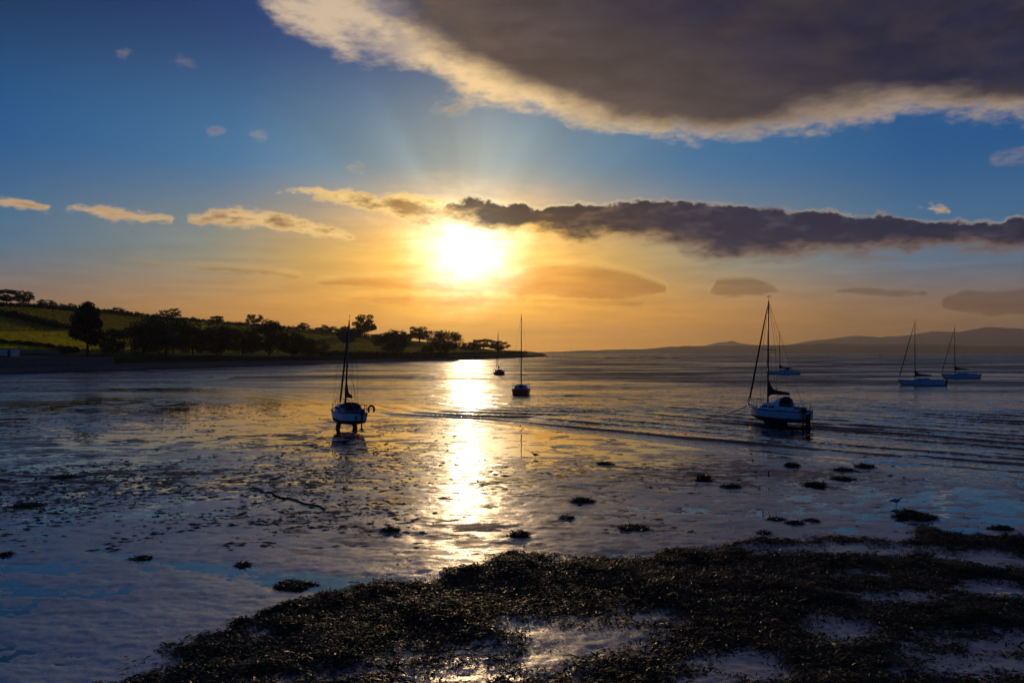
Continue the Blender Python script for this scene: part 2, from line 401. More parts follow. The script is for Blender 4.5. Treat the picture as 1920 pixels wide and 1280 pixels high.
def mud_z(x, y, fine=True):
    s, u = tide_s(x, y)
    d_ = np.hypot(x, y)
    up = 0.003 + 0.0003 * np.minimum(-s, 60) + 0.022 * sst(33, 22, d_) - 0.006 * sst(2, 12, x) * sst(40, 30, d_) - 0.006 * sst(25, 34, d_) * sst(200, 110, d_)
    z = np.where(s > 0, -0.010 * s, up)
    z = np.maximum(z, -0.9)
    st = (x * NX[0] + y * NX[1]); su = u
    z = z + 0.016 * fbm(st * 0.12, su * 0.05, 3, 31)
    z = z + 0.032 * fbm(x * 0.60, y * 0.85, 5, 41, 0.72)
    z = z + 0.075 * sst(34, 20, d_) * fbm(x * 0.08 - y * 0.05, x * 0.12 + y * 0.36, 4, 45)
    if fine:
        fo = sst(70, 25, np.hypot(x, y))
        z = z + fo * (0.020 * fbm(x * 1.3, y * 2.4, 3, 51) + 0.015 * fbm(x * 3.5 + y, y * 5.0, 3, 55))
    g = coast_gap(x, y)
    z = z + 0.10 * sst(60, 5, g) + 0.25 * sst(14, -2, g)
    m = np.where((y < 40), 1.0, 0.0)
    if m.any():
        b = np.full(x.shape, -9.0); sel = m > 0
        b[sel] = bed_mask(x[sel], y[sel])
        z = z + sst(-0.1, 0.7, b) * (0.04 + 0.24 * np.clip(fbm(x * 0.55, y * 0.55, 4, 61) + 0.1, 0, 1.2))
    return z

# ------------------------------------------------------------------ fan-shaped sheets, finer where one stands
def fan(ps, kk):
    r = CAM_H * F / ps
    Yg = np.repeat(r[:, None], len(kk), 1); Xg = Yg * kk[None, :]
    return Xg, Yg
def grid_faces(nr, nc, keep=None):
    i = np.arange(nr - 1)[:, None] * nc + np.arange(nc - 1)[None, :]
    q = np.stack([i, i + 1, i + nc + 1, i + nc], -1)
    if keep is not None: q = q[keep]
    return q.reshape(-1, 4)
def compact(V, Q):
    used = np.zeros(len(V), bool); used[Q.ravel()] = True
    idx = np.cumsum(used) - 1
    return V[used], idx[Q]
kk = np.linspace(-0.82, 0.82, 600)
ps_near = np.concatenate([np.arange(900, 270, -2.0), np.arange(270, 200, -0.85), np.arange(200, 150, -0.5), np.arange(150, 70, -0.36), np.arange(70, 60, -0.5), np.arange(60, 7, -0.75)])
Xg, Yg = fan(ps_near, kk)
Z = mud_z(Xg, Yg)
S, U = tide_s(Xg, Yg)

# water surface: ripples running in along the tide line
def water_z(x, y, s, u):
    st = x * NX[0] + y * NX[1]
    warp = fbm(st * 0.05, u * 0.03, 3, 71) * 4.2 + fbm(st * 0.2, u * 0.05, 3, 75) * 1.1
    ph = (s + warp) * (2 * math.pi / 3.4) + 1.6 * fbm(st * 0.5, u * 0.10, 2, 77)
    crest = np.exp(1.5 * (np.cos(ph + 0.4 * np.sin(ph)) - 1)) - 0.4
    brk = 0.4 + 0.6 * sst(-0.35, 0.35, fbm(st * 0.10, u * 0.035, 3, 81))
    a = sst(0.5, 7.0, s) * (1 - 0.65 * sst(30, 100, s)) * brk
    z = 0.25 * a * crest * (1 - 0.7 * sst(60, 110, np.hypot(x, y))) * sst(150, 110, np.hypot(x, y))
    ch = sst(2.0, 26.0, s)
    d = np.hypot(x, y)
    z += ch * (0.055 * fbm(st * 0.8, u * 0.45, 4, 91) + 0.016 * fbm(x * 2.6, y * 3.4, 3, 95))
    z += sst(20, 120, s) * 0.05 * fbm(st * 0.3, u * 0.16, 3, 99)
    return z
WZ = water_z(Xg, Yg, S, U)

nr, nc = Xg.shape
V = np.stack([Xg, Yg, Z], -1).reshape(-1, 3)
q4 = lambda A: np.maximum.reduce([A[:-1, :-1], A[1:, :-1], A[:-1, 1:], A[1:, 1:]])
keep_m = q4(Z - WZ) > -0.12
Vm, Qm = compact(V, grid_faces(nr, nc, keep_m))
keep_w = q4(WZ - Z) > -0.01

m_mud, nt, p = mat_new('wet_mud')
t = nt.nodes.new('ShaderNodeTexCoord'); O = t.outputs['Object']
n1 = noise(nt, vmul(nt, O, (0.5, 1.0, 1)), 0.35, 5, 0.6); n2 = noise(nt, vmul(nt, O, (1.0, 2.0, 1)), 5.0, 5, 0.65); n3 = noise(nt, vmul(nt, O, (1.0, 1.6, 1)), 26.0, 3, 0.6)
wd = noise(nt, vmul(nt, O, (0.35, 0.8, 1)), 1.1, 6, 0.68)
c = cmix(nt, n1.ss(0.3, 0.7), (0.30, 0.285, 0.265), (0.42, 0.39, 0.355))
c = cmix(nt, n2.ss(0.5, 0.8) * 0.6, c, (0.13, 0.12, 0.105))
# green algal film on the upper flat
sx = nt.nodes.new('ShaderNodeSeparateXYZ'); nt.links.new(O, sx.inputs[0])
yy = X(nt, sx.outputs[1])
alg = (wd + n1 * 0.3).ss(0.62, 0.74) * yy.ss(75.0, 170.0)
c = cmix(nt, alg * 0.85, c, (0.13, 0.14, 0.016))
# drained, matt patches between the wet film
xx_ = X(nt, sx.outputs[0])
reg = noise(nt, vmul(nt, O, (0.5, 1.0, 1)), 0.07, 3, 0.5)
mt1 = noise(nt, vmul(nt, O, (0.45, 1.0, 1)), 1.15, 8, 0.74)
left = (xx_ / yy.mx(1.0)).ss(0.05, -0.25)
dry = (mt1 + (reg - 0.5) * 0.7 + left * 0.05 * yy.ss(26.0, 40.0)).ss(0.53, 0.59) * yy.ss(20.0, 32.0, 0.25, 1.0)
c = cmix(nt, dry * 0.8, c, (0.026, 0.024, 0.018))
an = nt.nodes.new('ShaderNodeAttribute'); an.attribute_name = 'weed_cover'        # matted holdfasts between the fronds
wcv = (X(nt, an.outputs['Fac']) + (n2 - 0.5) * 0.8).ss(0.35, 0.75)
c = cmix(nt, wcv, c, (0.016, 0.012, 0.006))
dry = dry.mx(wcv)
nt.links.new(c, p.inputs['Base Color'])
rg = n1.ss(0.3, 0.75, 0.10, 0.20) + n2 * 0.10 + yy.ss(48.0, 20.0) * 0.20
nt.links.new((rg + alg * 0.35 + dry * 0.40).k, p.inputs['Roughness'])
nt.links.new(dry.ss(0.0, 1.0, 0.95, 0.06).k, p.inputs['Specular IOR Level'])
p.inputs['IOR'].default_value = 2.9
rough_reg = noise(nt, vmul(nt, O, (0.5, 1.0, 1)), 0.22, 4, 0.6).ss(0.3, 0.7, 0.35, 1.25)
nt.links.new(slopes(nt, [(noise(nt, vmul(nt, O, (0.4, 1.0, 1)), 1.7, 5, 0.65, out='Color'), rough_reg * 0.36),
                         (noise(nt, vmul(nt, O, (1.0, 1.4, 1)), 20.0, 3, 0.7, out='Color'), rough_reg * 0.85)]), p.inputs['Normal'])
mud_me = np_mesh('mudflat', Vm, Qm)
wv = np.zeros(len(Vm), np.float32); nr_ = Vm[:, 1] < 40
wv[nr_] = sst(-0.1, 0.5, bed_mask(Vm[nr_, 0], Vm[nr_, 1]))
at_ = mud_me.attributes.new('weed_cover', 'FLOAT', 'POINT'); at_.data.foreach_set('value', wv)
mud = link('mudflat', mud_me, m_mud); tag(mud, kind='structure')

# water out to the horizon
ps_far = np.concatenate([[ps_near[-1]], np.geomspace(ps_near[-1] * 0.93, CAM_H * F / 17500.0, 70)])
Xf, Yf = fan(ps_far, kk)
Vw = np.stack([Xg, Yg, WZ], -1).reshape(-1, 3)
Qw = grid_faces(nr, nc, keep_w)
zf = np.zeros(Xf.shape); zf[0] = WZ[-1]
Vf = np.stack([Xf, Yf, zf], -1).reshape(-1, 3)[nc:]
iL = (nr - 1) * nc; base_f = nr * nc
q0 = np.stack([iL + np.arange(nc - 1), iL + np.arange(1, nc), base_f + np.arange(1, nc), base_f + np.arange(nc - 1)], -1)
Qf = np.concatenate([q0, grid_faces(len(ps_far) - 1, nc) + base_f])
Vw, Qw = compact(np.concatenate([Vw, Vf]), np.concatenate([Qw, Qf]))
m_wat, nt, p = mat_new('sea_water')
t = nt.nodes.new('ShaderNodeTexCoord'); O = t.outputs['Object']
p.inputs['Base Color'].default_value = (0.006, 0.012, 0.018, 1)
p.inputs['Roughness'].default_value = 0.06; p.inputs['IOR'].default_value = 1.6
sx = nt.nodes.new('ShaderNodeSeparateXYZ'); nt.links.new(O, sx.inputs[0])
nn = X(nt, sx.outputs[0]) * NX[0] + X(nt, sx.outputs[1]) * NX[1]
sea = nn.ss(36.0, 56.0)
nt.links.new(sea.ss(0.0, 1.0, 2.3, 1.5).k, p.inputs['IOR'])
yv = X(nt, sx.outputs[1])
far = yv.ss(50.0, 200.0)
gust = noise(nt, vmul(nt, O, (0.35, 1.0, 1)), 0.035, 5, 0.62).ss(0.32, 0.68, 0.15, 1.6)
gust2 = noise(nt, vmul(nt, O, (0.25, 1.0, 1)), 0.22, 4, 0.6).ss(0.3, 0.7, 0.12, 1.9)
nt.links.new(slopes(nt, [(noise(nt, vmul(nt, O, (0.5, 1.0, 1)), 0.55, 4, 0.62, out='Color'), sea * gust * gust2 * (far * 1.25 + 0.15)),
                         (noise(nt, vmul(nt, O, (0.7, 1.0, 1)), 3.0, 3, 0.6, out='Color'), (sea * 0.52 + 0.06) * gust2)]), p.inputs['Normal'])
nt.links.new((sea * 0.06 + far * gust * 0.34 + 0.02).k, p.inputs['Roughness'])
sea_o = link('sea', np_mesh('sea', Vw, Qw), m_wat); tag(sea_o, kind='structure')

# seabed and land base under everything, out to the horizon
m_bed = plain('seabed_silt', (0.03, 0.027, 0.024), 0.6)
a = np.linspace(0, 2 * math.pi, 97)[:-1]; rr = [0.0, 300, 3000, 17800]
Vb = [(0, 0, -1.6)]; 
for r_ in rr[1:]: Vb += [(r_ * math.cos(t_), r_ * math.sin(t_), -1.6) for t_ in a]
Fb = []
for i in range(96): Fb.append((0, 1 + i, 1 + (i + 1) % 96, 0))
bm = bmesh.new(); vs = [bm.verts.new(v) for v in Vb]
for i in range(96):
    j = (i + 1) % 96; bm.faces.new((vs[0], vs[1 + i], vs[1 + j]))
    for k_ in range(2):
        o0, o1 = 1 + 96 * k_, 1 + 96 * (k_ + 1); bm.faces.new((vs[o0 + i], vs[o1 + i], vs[o1 + j], vs[o0 + j]))
me = bpy.data.meshes.new('ground'); bm.to_mesh(me); bm.free()
tag(link('ground', me, m_bed), kind='structure')

# ------------------------------------------------------------------ geometry kit
def tube(bm, pts, rad, seg=6, cap=True):
    """tube along points with a radius (number or list)"""
    pts = [Vector(p) for p in pts]; n = len(pts)
    rad = [rad] * n if not hasattr(rad, '__len__') else list(rad)
    rings = []
    for i, p in enumerate(pts):
        d = (pts[min(i + 1, n - 1)] - pts[max(i - 1, 0)]).normalized()
        a = d.orthogonal().normalized() if abs(d.z) > 0.9 else d.cross(Vector((0, 0, 1))).normalized()
        b = d.cross(a)
        rings.append([bm.verts.new(p + (a * math.cos(2 * math.pi * k / seg) + b * math.sin(2 * math.pi * k / seg)) * rad[i]) for k in range(seg)])
    for r0, r1 in zip(rings, rings[1:]):
        for k in range(seg): bm.faces.new((r0[k], r0[(k + 1) % seg], r1[(k + 1) % seg], r1[k]))
    if cap:
        bm.faces.new(rings[0][::-1]); bm.faces.new(rings[-1])
def box(bm, lo, hi, bev=0.0):
    r = bmesh.ops.create_cube(bm, size=1.0)
    for v in r['verts']: v.co = Vector([(lo[i] + hi[i]) / 2 + v.co[i] * (hi[i] - lo[i]) for i in range(3)])
    if bev:
        es = list({e for v in r['verts'] for e in v.link_edges})
        bmesh.ops.bevel(bm, geom=es, offset=bev, segments=2, affect='EDGES', clamp_overlap=True)
def loft(bm, rings, closed=False, cap=False):
    R_ = [[bm.verts.new(p) for p in r] for r in rings]
    for a, b in zip(R_, R_[1:]):
        n = len(a)
        for k in range(n if closed else n - 1): bm.faces.new((a[k], a[(k + 1) % n], b[(k + 1) % n], b[k]))
    if cap: bm.faces.new(R_[0][::-1]); bm.faces.new(R_[-1])
    return R_
def mesh_of(name, fn, smooth=False):
    bm = bmesh.new(); fn(bm)
    bmesh.ops.recalc_face_normals(bm, faces=bm.faces)
    me = bpy.data.meshes.new(name); bm.to_mesh(me); bm.free()
    if smooth: me.polygons.foreach_set('use_smooth', np.ones(len(me.polygons), bool))
    return me
def part(name, fn, mat, parent, smooth=False):
    return link(name, mesh_of(name, fn, smooth), mat, parent)
def empty(name, loc, rz=0.0, label=None, cat=None, group=None):
    o = bpy.data.objects.new(name, None); C.objects.link(o); o.location = loc; o.rotation_euler = (0, 0, rz); o.empty_display_size = 0.3
    return tag(o, label, cat, group)

# ------------------------------------------------------------------ hillside on the left
sky_px = [(-700, 560), (0, 572), (100, 577), (200, 586), (300, 597), (400, 607), (500, 614), (600, 620), (660, 626), (700, 632), (760, 637), (800, 641), (860, 648), (920, 655), (970, 657.5), (1000, 659.5), (1014, 662), (1024, 665)]
_sk = np.array([(p[0] - 960) / F for p in sky_px]); _sy = np.array([p[1] for p in sky_px], float)
_rk = np.array([-1.2, -0.643, -0.375, -0.241, -0.174, -0.107, -0.04, 0.0, 0.027, 0.043]); _ry = np.array([300, 420, 690, 880, 980, 1060, 1150, 1220, 1270, 1330], float)
def ridge_y(k): return np.interp(k, _rk, _ry)
def ridge_z(k): return CAM_H + (HORIZON - np.interp(k, _sk, _sy)) / F * ridge_y(k)
BACK = 15.0                                                          # beach depth
def hill_pt(k, s):
    k = np.asarray(k, float); s = np.asarray(s, float)
    y0 = coast_y(k) + BACK + 0.6; y1 = np.maximum(ridge_y(k), y0 + 40)
    Y = y0 + (y1 - y0) * s
    z0 = np.interp(k, [-0.7, -0.5, -0.42, -0.2, 0.0, 0.035, 0.045], [4.5, 4.5, 3.7, 3.6, 3.4, 2.6, 0.9]); zr = ridge_z(k)
    sc_ = np.clip(s, 0, 1)
    z = z0 + (zr - z0) * (0.72 * sc_ + 0.28 * sc_ ** 2) - np.maximum(s - 1, 0) * 26
    z = z + 0.9 * fbm(k * Y * 0.02, Y * 0.012, 3, 131) * sst(0.03, 0.3, s) * sst(1.1, 0.85, s)
    return np.stack([k * Y, Y, z], -1)
ks = np.concatenate([np.linspace(-0.95, -0.1, 150), np.linspace(-0.097, 0.043, 46)]); ss_ = np.concatenate([np.linspace(0, 0.1, 8), np.linspace(0.12, 1.0, 48), np.linspace(1.05, 1.4, 6)])
KK, SS = np.meshgrid(ks, ss_)
HP = hill_pt(KK, SS)
hill_me = np_mesh('hillside', HP.reshape(-1, 3), grid_faces(len(ss_), len(ks)))
def grass(name, c0, c1, sc_=0.15):
    m, nt, p = mat_new(name)
    t = nt.nodes.new('ShaderNodeTexCoord'); O = t.outputs['Object']
    n = noise(nt, vmul(nt, O, (0.25, 1, 1)), sc_, 6, 0.65)
    n2 = noise(nt, O, 1.5, 4, 0.6)
    c = cmix(nt, n.ss(0.3, 0.7), c0, c1); c = cmix(nt, n2.ss(0.5, 0.75) * 0.4, c, tuple(v * 0.6 for v in c0))
    nt.links.new(c, p.inputs['Base Color']); p.inputs['Roughness'].default_value = 0.9
    p.inputs['Specular IOR Level'].default_value = 0.1
    b = nt.nodes.new('ShaderNodeBump'); b.inputs['Strength'].default_value = 0.6; b.inputs['Distance'].default_value = 0.5
    nt.links.new(n2.k, b.inputs['Height']); nt.links.new(b.outputs[0], p.inputs['Normal'])
    return m
m_f0 = grass('sunlit_field_grass', (0.40, 0.38, 0.014), (0.55, 0.50, 0.025))  # yellow-green field, base colour lightened for sunlight the slope doesn't catch
m_f1 = grass('pasture_grass', (0.09, 0.10, 0.018), (0.14, 0.14, 0.03))
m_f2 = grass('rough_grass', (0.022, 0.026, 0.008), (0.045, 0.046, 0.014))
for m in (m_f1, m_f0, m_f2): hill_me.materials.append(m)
km = (KK[:-1, :-1] + KK[1:, 1:]) / 2; sm = (SS[:-1, :-1] + SS[1:, 1:]) / 2
mi = np.zeros(km.shape, np.int32)
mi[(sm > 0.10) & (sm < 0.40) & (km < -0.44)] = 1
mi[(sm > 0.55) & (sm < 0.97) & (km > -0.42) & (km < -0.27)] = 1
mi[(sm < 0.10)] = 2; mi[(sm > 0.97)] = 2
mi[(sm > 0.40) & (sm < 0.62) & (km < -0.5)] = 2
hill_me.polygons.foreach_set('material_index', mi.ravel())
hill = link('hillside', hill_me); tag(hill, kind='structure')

# standing grass and crop on the fields, back-lit by the low sun
def blades(name, n_, col, sel_fn, hmin, hmax, seed):
    g = np.random.default_rng(seed); k = g.uniform(-0.80, 0.02, n_ * 4); s = g.random(n_ * 4) ** 0.8
    keep = sel_fn(k, s); k, s = k[keep][:n_], s[keep][:n_]; P_ = hill_pt(k, s); N = len(k)
    a_ = g.normal(0, 0.5, N); h_ = g.uniform(hmin, hmax, N); w_ = g.uniform(0.5, 1.4, N)
    e = np.stack([np.cos(a_) * w_, np.sin(a_) * w_, np.zeros(N)], -1); up_ = np.stack([g.normal(0, 0.12, N), g.normal(0, 0.12, N), h_], -1)
    V_ = np.stack([P_ - e - (0, 0, 0.05), P_ + e - (0, 0, 0.05), P_ + e * 0.7 + up_, P_ - e * 0.8 + up_ * 0.85], 1).reshape(-1, 3)
    m, nt, p = mat_new(name); p.inputs['Base Color'].default_value = col + (1,); p.inputs['Roughness'].default_value = 0.8
    tr = nt.nodes.new('ShaderNodeBsdfTranslucent'); tr.inputs[0].default_value = col + (1,)
    mx = nt.nodes.new('ShaderNodeMixShader'); mx.inputs[0].default_value = 0.7
    nt.links.new(p.outputs[0], mx.inputs[1]); nt.links.new(tr.outputs[0], mx.inputs[2]); nt.links.new(mx.outputs[0], nt.nodes['Material Output'].inputs[0])
    return tag(link(name, np_mesh(name, V_, np.arange(N * 4).reshape(-1, 4), False), m), kind='stuff')
bright_field = lambda k, s: ((s > 0.10) & (s < 0.40) & (k < -0.44)) | ((s > 0.55) & (s < 0.97) & (k > -0.42) & (k < -0.27))
blades('standing_crop', 26000, (0.62, 0.56, 0.03), bright_field, 0.5, 0.9, 141)
blades('meadow_grass', 26000, (0.30, 0.27, 0.04), lambda k, s: ~bright_field(k, s) & (s > 0.10) & (s < 0.97), 0.3, 0.6, 142)
def on_hill(px, py):
    k = (px - 960) / F; s = np.linspace(0.0, 1.0, 240)
    P = hill_pt(np.full(s.shape, k), s); yy_ = HORIZON - F * (P[:, 2] - CAM_H) / P[:, 1]
    i = np.argmax(yy_ <= py) if (yy_ <= py).any() else len(s) - 1
    return P[i], F / P[i, 1]

# shingle beach and bank under the hill
def strip(cols, name, mat, jitter=0.0, seed=0):
    """cols: list of (gap, z or z array) along the coast"""
    kc = np.concatenate([np.linspace(-0.95, -0.1, 260), np.linspace(-0.098, 0.0445, 110)])
    P = []
    for g_, z_ in cols:
        gj = g_ + fbm(kc * 60, kc * 0 + g_, 3, seed) * jitter
        Y = coast_y(kc) - gj; zz = np.interp(kc, *z_) if hasattr(z_, '__len__') else np.full(kc.shape, z_)
        P.append(np.stack([kc * Y, Y, zz + fbm(kc * 300, kc * 0 + g_ * 3, 2, seed + 5) * jitter * 0.03], -1))
    P = np.array(P)
    o = link(name, np_mesh(name, P.reshape(-1, 3), grid_faces(len(cols), len(kc))), mat); return o
m_sh, nt, p = mat_new('shingle')
t = nt.nodes.new('ShaderNodeTexCoord'); O = t.outputs['Object']
sz = nt.nodes.new('ShaderNodeSeparateXYZ'); nt.links.new(O, sz.inputs[0]); hz_ = X(nt, sz.outputs[2])
n = noise(nt, O, 1.2, 6, 0.7); nw = noise(nt, vmul(nt, O, (0.3, 0.3, 1)), 0.3, 4, 0.6)
c = cmix(nt, n.ss(0.3, 0.7), (0.06, 0.05, 0.046), (0.13, 0.11, 0.10))
c = cmix(nt, (hz_ + nw * 1.6).ss(1.9, 1.4), c, (0.014, 0.013, 0.009))        # the weed-covered lower beach
nt.links.new(c, p.inputs['Base Color']); p.inputs['Roughness'].default_value = 0.8
b = nt.nodes.new('ShaderNodeBump'); b.inputs['Strength'].default_value = 0.8; b.inputs['Distance'].default_value = 0.12
nt.links.new(n.k, b.inputs['Height']); nt.links.new(b.outputs[0], p.inputs['Normal'])
zk = [-0.7, -0.2, 0.0, 0.035, 0.045]
tag(strip([(5, -0.25), (2.5, 0.12), (0, 0.42), (-5, 1.1), (-10, (zk, [2.1, 1.7, 1.4, 1.0, 0.5])), (-BACK - 0.3, (zk, [2.8, 2.4, 1.9, 1.2, 0.6]))], 'beach', m_sh, 1.6, 3), kind='structure')
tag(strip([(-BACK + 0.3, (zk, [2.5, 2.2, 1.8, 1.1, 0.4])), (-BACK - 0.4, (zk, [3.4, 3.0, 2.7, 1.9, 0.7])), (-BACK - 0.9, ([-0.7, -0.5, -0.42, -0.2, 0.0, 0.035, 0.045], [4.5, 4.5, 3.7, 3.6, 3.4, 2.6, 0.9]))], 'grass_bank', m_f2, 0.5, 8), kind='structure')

# ------------------------------------------------------------------ far land across the water
def far_land(name, prof, y0, y1, y2, mat, seed, rough):
    px = np.array([p_[0] for p_ in prof], float); py = np.array([p_[1] for p_ in prof], float)
    x = np.linspace(px[0], px[-1], 420); top = np.interp(x, px, py)
    k = (x - 960) / F; h = CAM_H + (HORIZON - top) / F * y1
    h = h + fbm(x * 0.06, x * 0, 4, seed) * rough
    rows = []
    for yy_, f_ in ((y0, 0.0), (y0 + (y1 - y0) * 0.35, 0.5), (y0 + (y1 - y0) * 0.7, 0.84), (y1, 1.0), (y1 + (y2 - y1) * 0.5, 0.7), (y2, 0.0)):
        zz = np.maximum(h * f_ + fbm(x * 0.05, x * 0 + yy_, 3, seed + 3) * rough * (0 < f_ < 1), -0.5) if f_ else np.full(x.shape, -1.0)
        rows.append(np.stack([k * y1 * (yy_ / y1), np.full(x.shape, yy_), zz], -1))
    rows = np.array(rows)
    return tag(link(name, np_mesh(name, rows.reshape(-1, 3), grid_faces(len(rows), len(x))), mat), kind='structure')
m_far = grass('far_woods_and_fields', (0.07, 0.07, 0.05), (0.11, 0.105, 0.07), 0.004)
m_hill = grass('moorland', (0.13, 0.12, 0.11), (0.17, 0.155, 0.14), 0.002)
far_land('far_shore', [(1000, 661.5), (1040, 659.5), (1100, 656.5), (1200, 654.5), (1260, 649.5), (1330, 648), (1400, 647), (1500, 645.5), (1550, 643.5), (1620, 646), (1700, 645), (1760, 645.5), (1850, 648.5), (1920, 648), (2100, 646), (2400, 650)], 7800, 9000, 10200, m_far, 201, 7)
far_land('far_hills', [(1270, 661), (1310, 650), (1340, 643), (1362, 641), (1371, 638.5), (1385, 642), (1410, 646), (1440, 650), (1480, 646), (1520, 639), (1560, 635), (1600, 629), (1650, 632), (1700, 629), (1750, 621), (1800, 622), (1850, 613), (1900, 615), (1960, 619), (2100, 610), (2300, 618), (2400, 640)], 14000, 15600, 17200, m_hill, 211, 9)

# low reefs breaking the surface off the point
m_rock = plain('wet_reef_rock', (0.02, 0.018, 0.014), 0.5, bump=0.8, scale=0.6)
def reef(px0, px1, py, hgt, dep, seed, label):
    a, b = ground(px0, py), ground(px1, py); n_ = 120
    t_ = np.linspace(0, 1, n_); cx = a[0] + (b[0] - a[0]) * t_; cy = a[1] + fbm(t_ * 6, t_ * 0, 3, seed) * dep * 0.5
    env = np.clip(np.sin(t_ * math.pi), 0, 1) ** 0.4
    hh = np.maximum(0.05, hgt * env * (0.55 + 0.9 * fbm(t_ * 18, t_ * 0 + 4, 4, seed + 2)))
    ww = dep * env * (0.6 + 0.5 * fbm(t_ * 12, t_ * 0 + 9, 3, seed + 7)) + 0.3
    rows = []
    for f_, z_ in ((-1, -0.4), (-0.8, 0.1), (-0.4, 0.75), (0, 1.0), (0.45, 0.7), (0.8, 0.15), (1, -0.4)):
        zz = np.where(z_ < 0, -0.4, hh * z_ * (1 + 0.4 * fbm(t_ * 40, t_ * 0 + f_ * 5, 2, seed + 11)))
        rows.append(np.stack([cx, cy + ww * f_, zz], -1))
    rows = np.array(rows)
    return tag(link('rock_reef', np_mesh('rock_reef', rows.reshape(-1, 3), grid_faces(len(rows), n_)), m_rock), label, 'reef', 'low reefs off the headland')
reef(1086, 1335, 671.5, 1.1, 14, 301, 'long low dark reef in the sea just right of the headland')
reef(1010, 1078, 669.5, 1.2, 12, 311, 'short dark reef touching the tip of the headland')
reef(1345, 1378, 669.5, 0.7, 8, 321, 'small separate dark reef off the right end of the long reef')

# masts on the far shore
m_steel = plain('distant_steel', (0.12, 0.11, 0.10), 0.6)
for i, (px, top, base, lab) in enumerate(((1071, 649, 659, 'thin mast at the left end of the far shore'), (1172, 648, 656, 'thin mast on the far shore left of the pointed hill'), (1215, 650, 655, 'short mast on the far shore below the pointed hill, left side'),
                               (1531, 636, 646, 'left of two thin masts on the far shore beside the moored sloop'), (1571, 634, 646, 'right of two thin masts on the far shore beside the moored sloop'))):
    Y = 8900.0; k = (px - 960) / F
    z0 = CAM_H + (HORIZON - base) / F * Y - 8; z1 = CAM_H + (HORIZON - top) / F * Y
    r = empty('transmission_mast', (k * Y, Y, z0), 0, lab, 'mast', 'masts on the far shore')
    part('pole', lambda bm: tube(bm, [(0, 0, 0), (0, 0, z1 - z0)], [1.8, 0.8], 6), m_steel, r)
    part('crossarm', lambda bm: box(bm, (-4, -0.3, (z1 - z0) * 0.86), (4, 0.3, (z1 - z0) * 0.86 + 0.7)), m_steel, r)
    part('crossarm', lambda bm: box(bm, (-3, -0.3, (z1 - z0) * 0.7), (3, 0.3, (z1 - z0) * 0.7 + 0.7)), m_steel, r)
# channel posts in the water
for px, y0_, y1_, lab in ((1650, 674, 664, 'slim channel post in the sea left of the two right-hand sloops'), (1327, 667, 661, 'slim channel post in the sea above the long reef')):
    g_ = ground(px, y0_); h_ = (y0_ - y1_) / F * g_[1]
    r = empty('channel_post', (g_[0], g_[1], -0.8), 0, lab, 'post', 'channel posts')
    part('pole', lambda bm: tube(bm, [(0, 0, 0), (0, 0, h_ + 0.8)], [0.22, 0.16], 8), m_steel, r)
    part('topmark', lambda bm: tube(bm, [(0, 0, h_ + 0.4), (0, 0, h_ + 0.8), (0, 0, h_ + 1.3)], [0.1, 0.5, 0.1], 8), m_steel, r)

# ------------------------------------------------------------------ trees
def leaf_mat(name, c0, c1):
    m, nt, p = mat_new(name)
    t = nt.nodes.new('ShaderNodeTexCoord'); n = noise(nt, t.outputs['Object'], 0.5, 4, 0.6)
    oi = nt.nodes.new('ShaderNodeObjectInfo')
    f = (n * 0.7 + X(nt, oi.outputs['Random']) * 0.5).ss(0.25, 0.85)
    nt.links.new(cmix(nt, f, c0, c1), p.inputs['Base Color']); p.inputs['Roughness'].default_value = 0.55
    tr = nt.nodes.new('ShaderNodeBsdfTranslucent'); tr.inputs[0].default_value = (c1[0] * 1.3, c1[1] * 1.3, c1[2], 1)
    mx = nt.nodes.new('ShaderNodeMixShader'); mx.inputs[0].default_value = 0.18
    out = nt.nodes['Material Output']; nt.links.new(p.outputs[0], mx.inputs[1]); nt.links.new(tr.outputs[0], mx.inputs[2]); nt.links.new(mx.outputs[0], out.inputs[0])
    return m
m_leaf = leaf_mat('broadleaf_foliage', (0.016, 0.026, 0.008), (0.05, 0.062, 0.016))
m_leafd = leaf_mat('dark_evergreen_foliage', (0.010, 0.018, 0.008), (0.024, 0.036, 0.012))
m_bark = plain('bark', (0.035, 0.028, 0.02), 0.8, bump=0.6, scale=6)

def leaf_cloud(centres, radii, per, size, seed, flat=0.75):
    """many small leaf faces spread through clumps"""
    g = np.random.default_rng(seed); V = []; n = 0
    cs, rs = np.array(centres), np.array(radii)
    cnt = np.maximum(6, (per * (rs / rs.mean()) ** 2)).astype(int)
    ci = np.repeat(np.arange(len(cs)), cnt); N = len(ci)
    d = g.normal(size=(N, 3)); d /= np.linalg.norm(d, axis=1)[:, None]
    rad = rs[ci] * (0.35 + 0.75 * g.random(N) ** 0.6)
    P = cs[ci] + d * rad[:, None] * np.array((1, 1, flat))
    nrm = g.normal(size=(N, 3)) + np.array((0, 0, 0.4)); nrm /= np.linalg.norm(nrm, axis=1)[:, None]
    a = np.cross(nrm, g.normal(size=(N, 3))); a /= np.linalg.norm(a, axis=1)[:, None]; b = np.cross(nrm, a)
    s = size * (0.5 + g.random(N))
    a *= s[:, None]; b *= (s * 0.55)[:, None]
    Vq = np.stack([P - a, P + b + nrm * s[:, None] * 0.15, P + a, P - b + nrm * s[:, None] * 0.15], 1).reshape(-1, 3)
    return Vq, np.arange(N * 4).reshape(-1, 4)

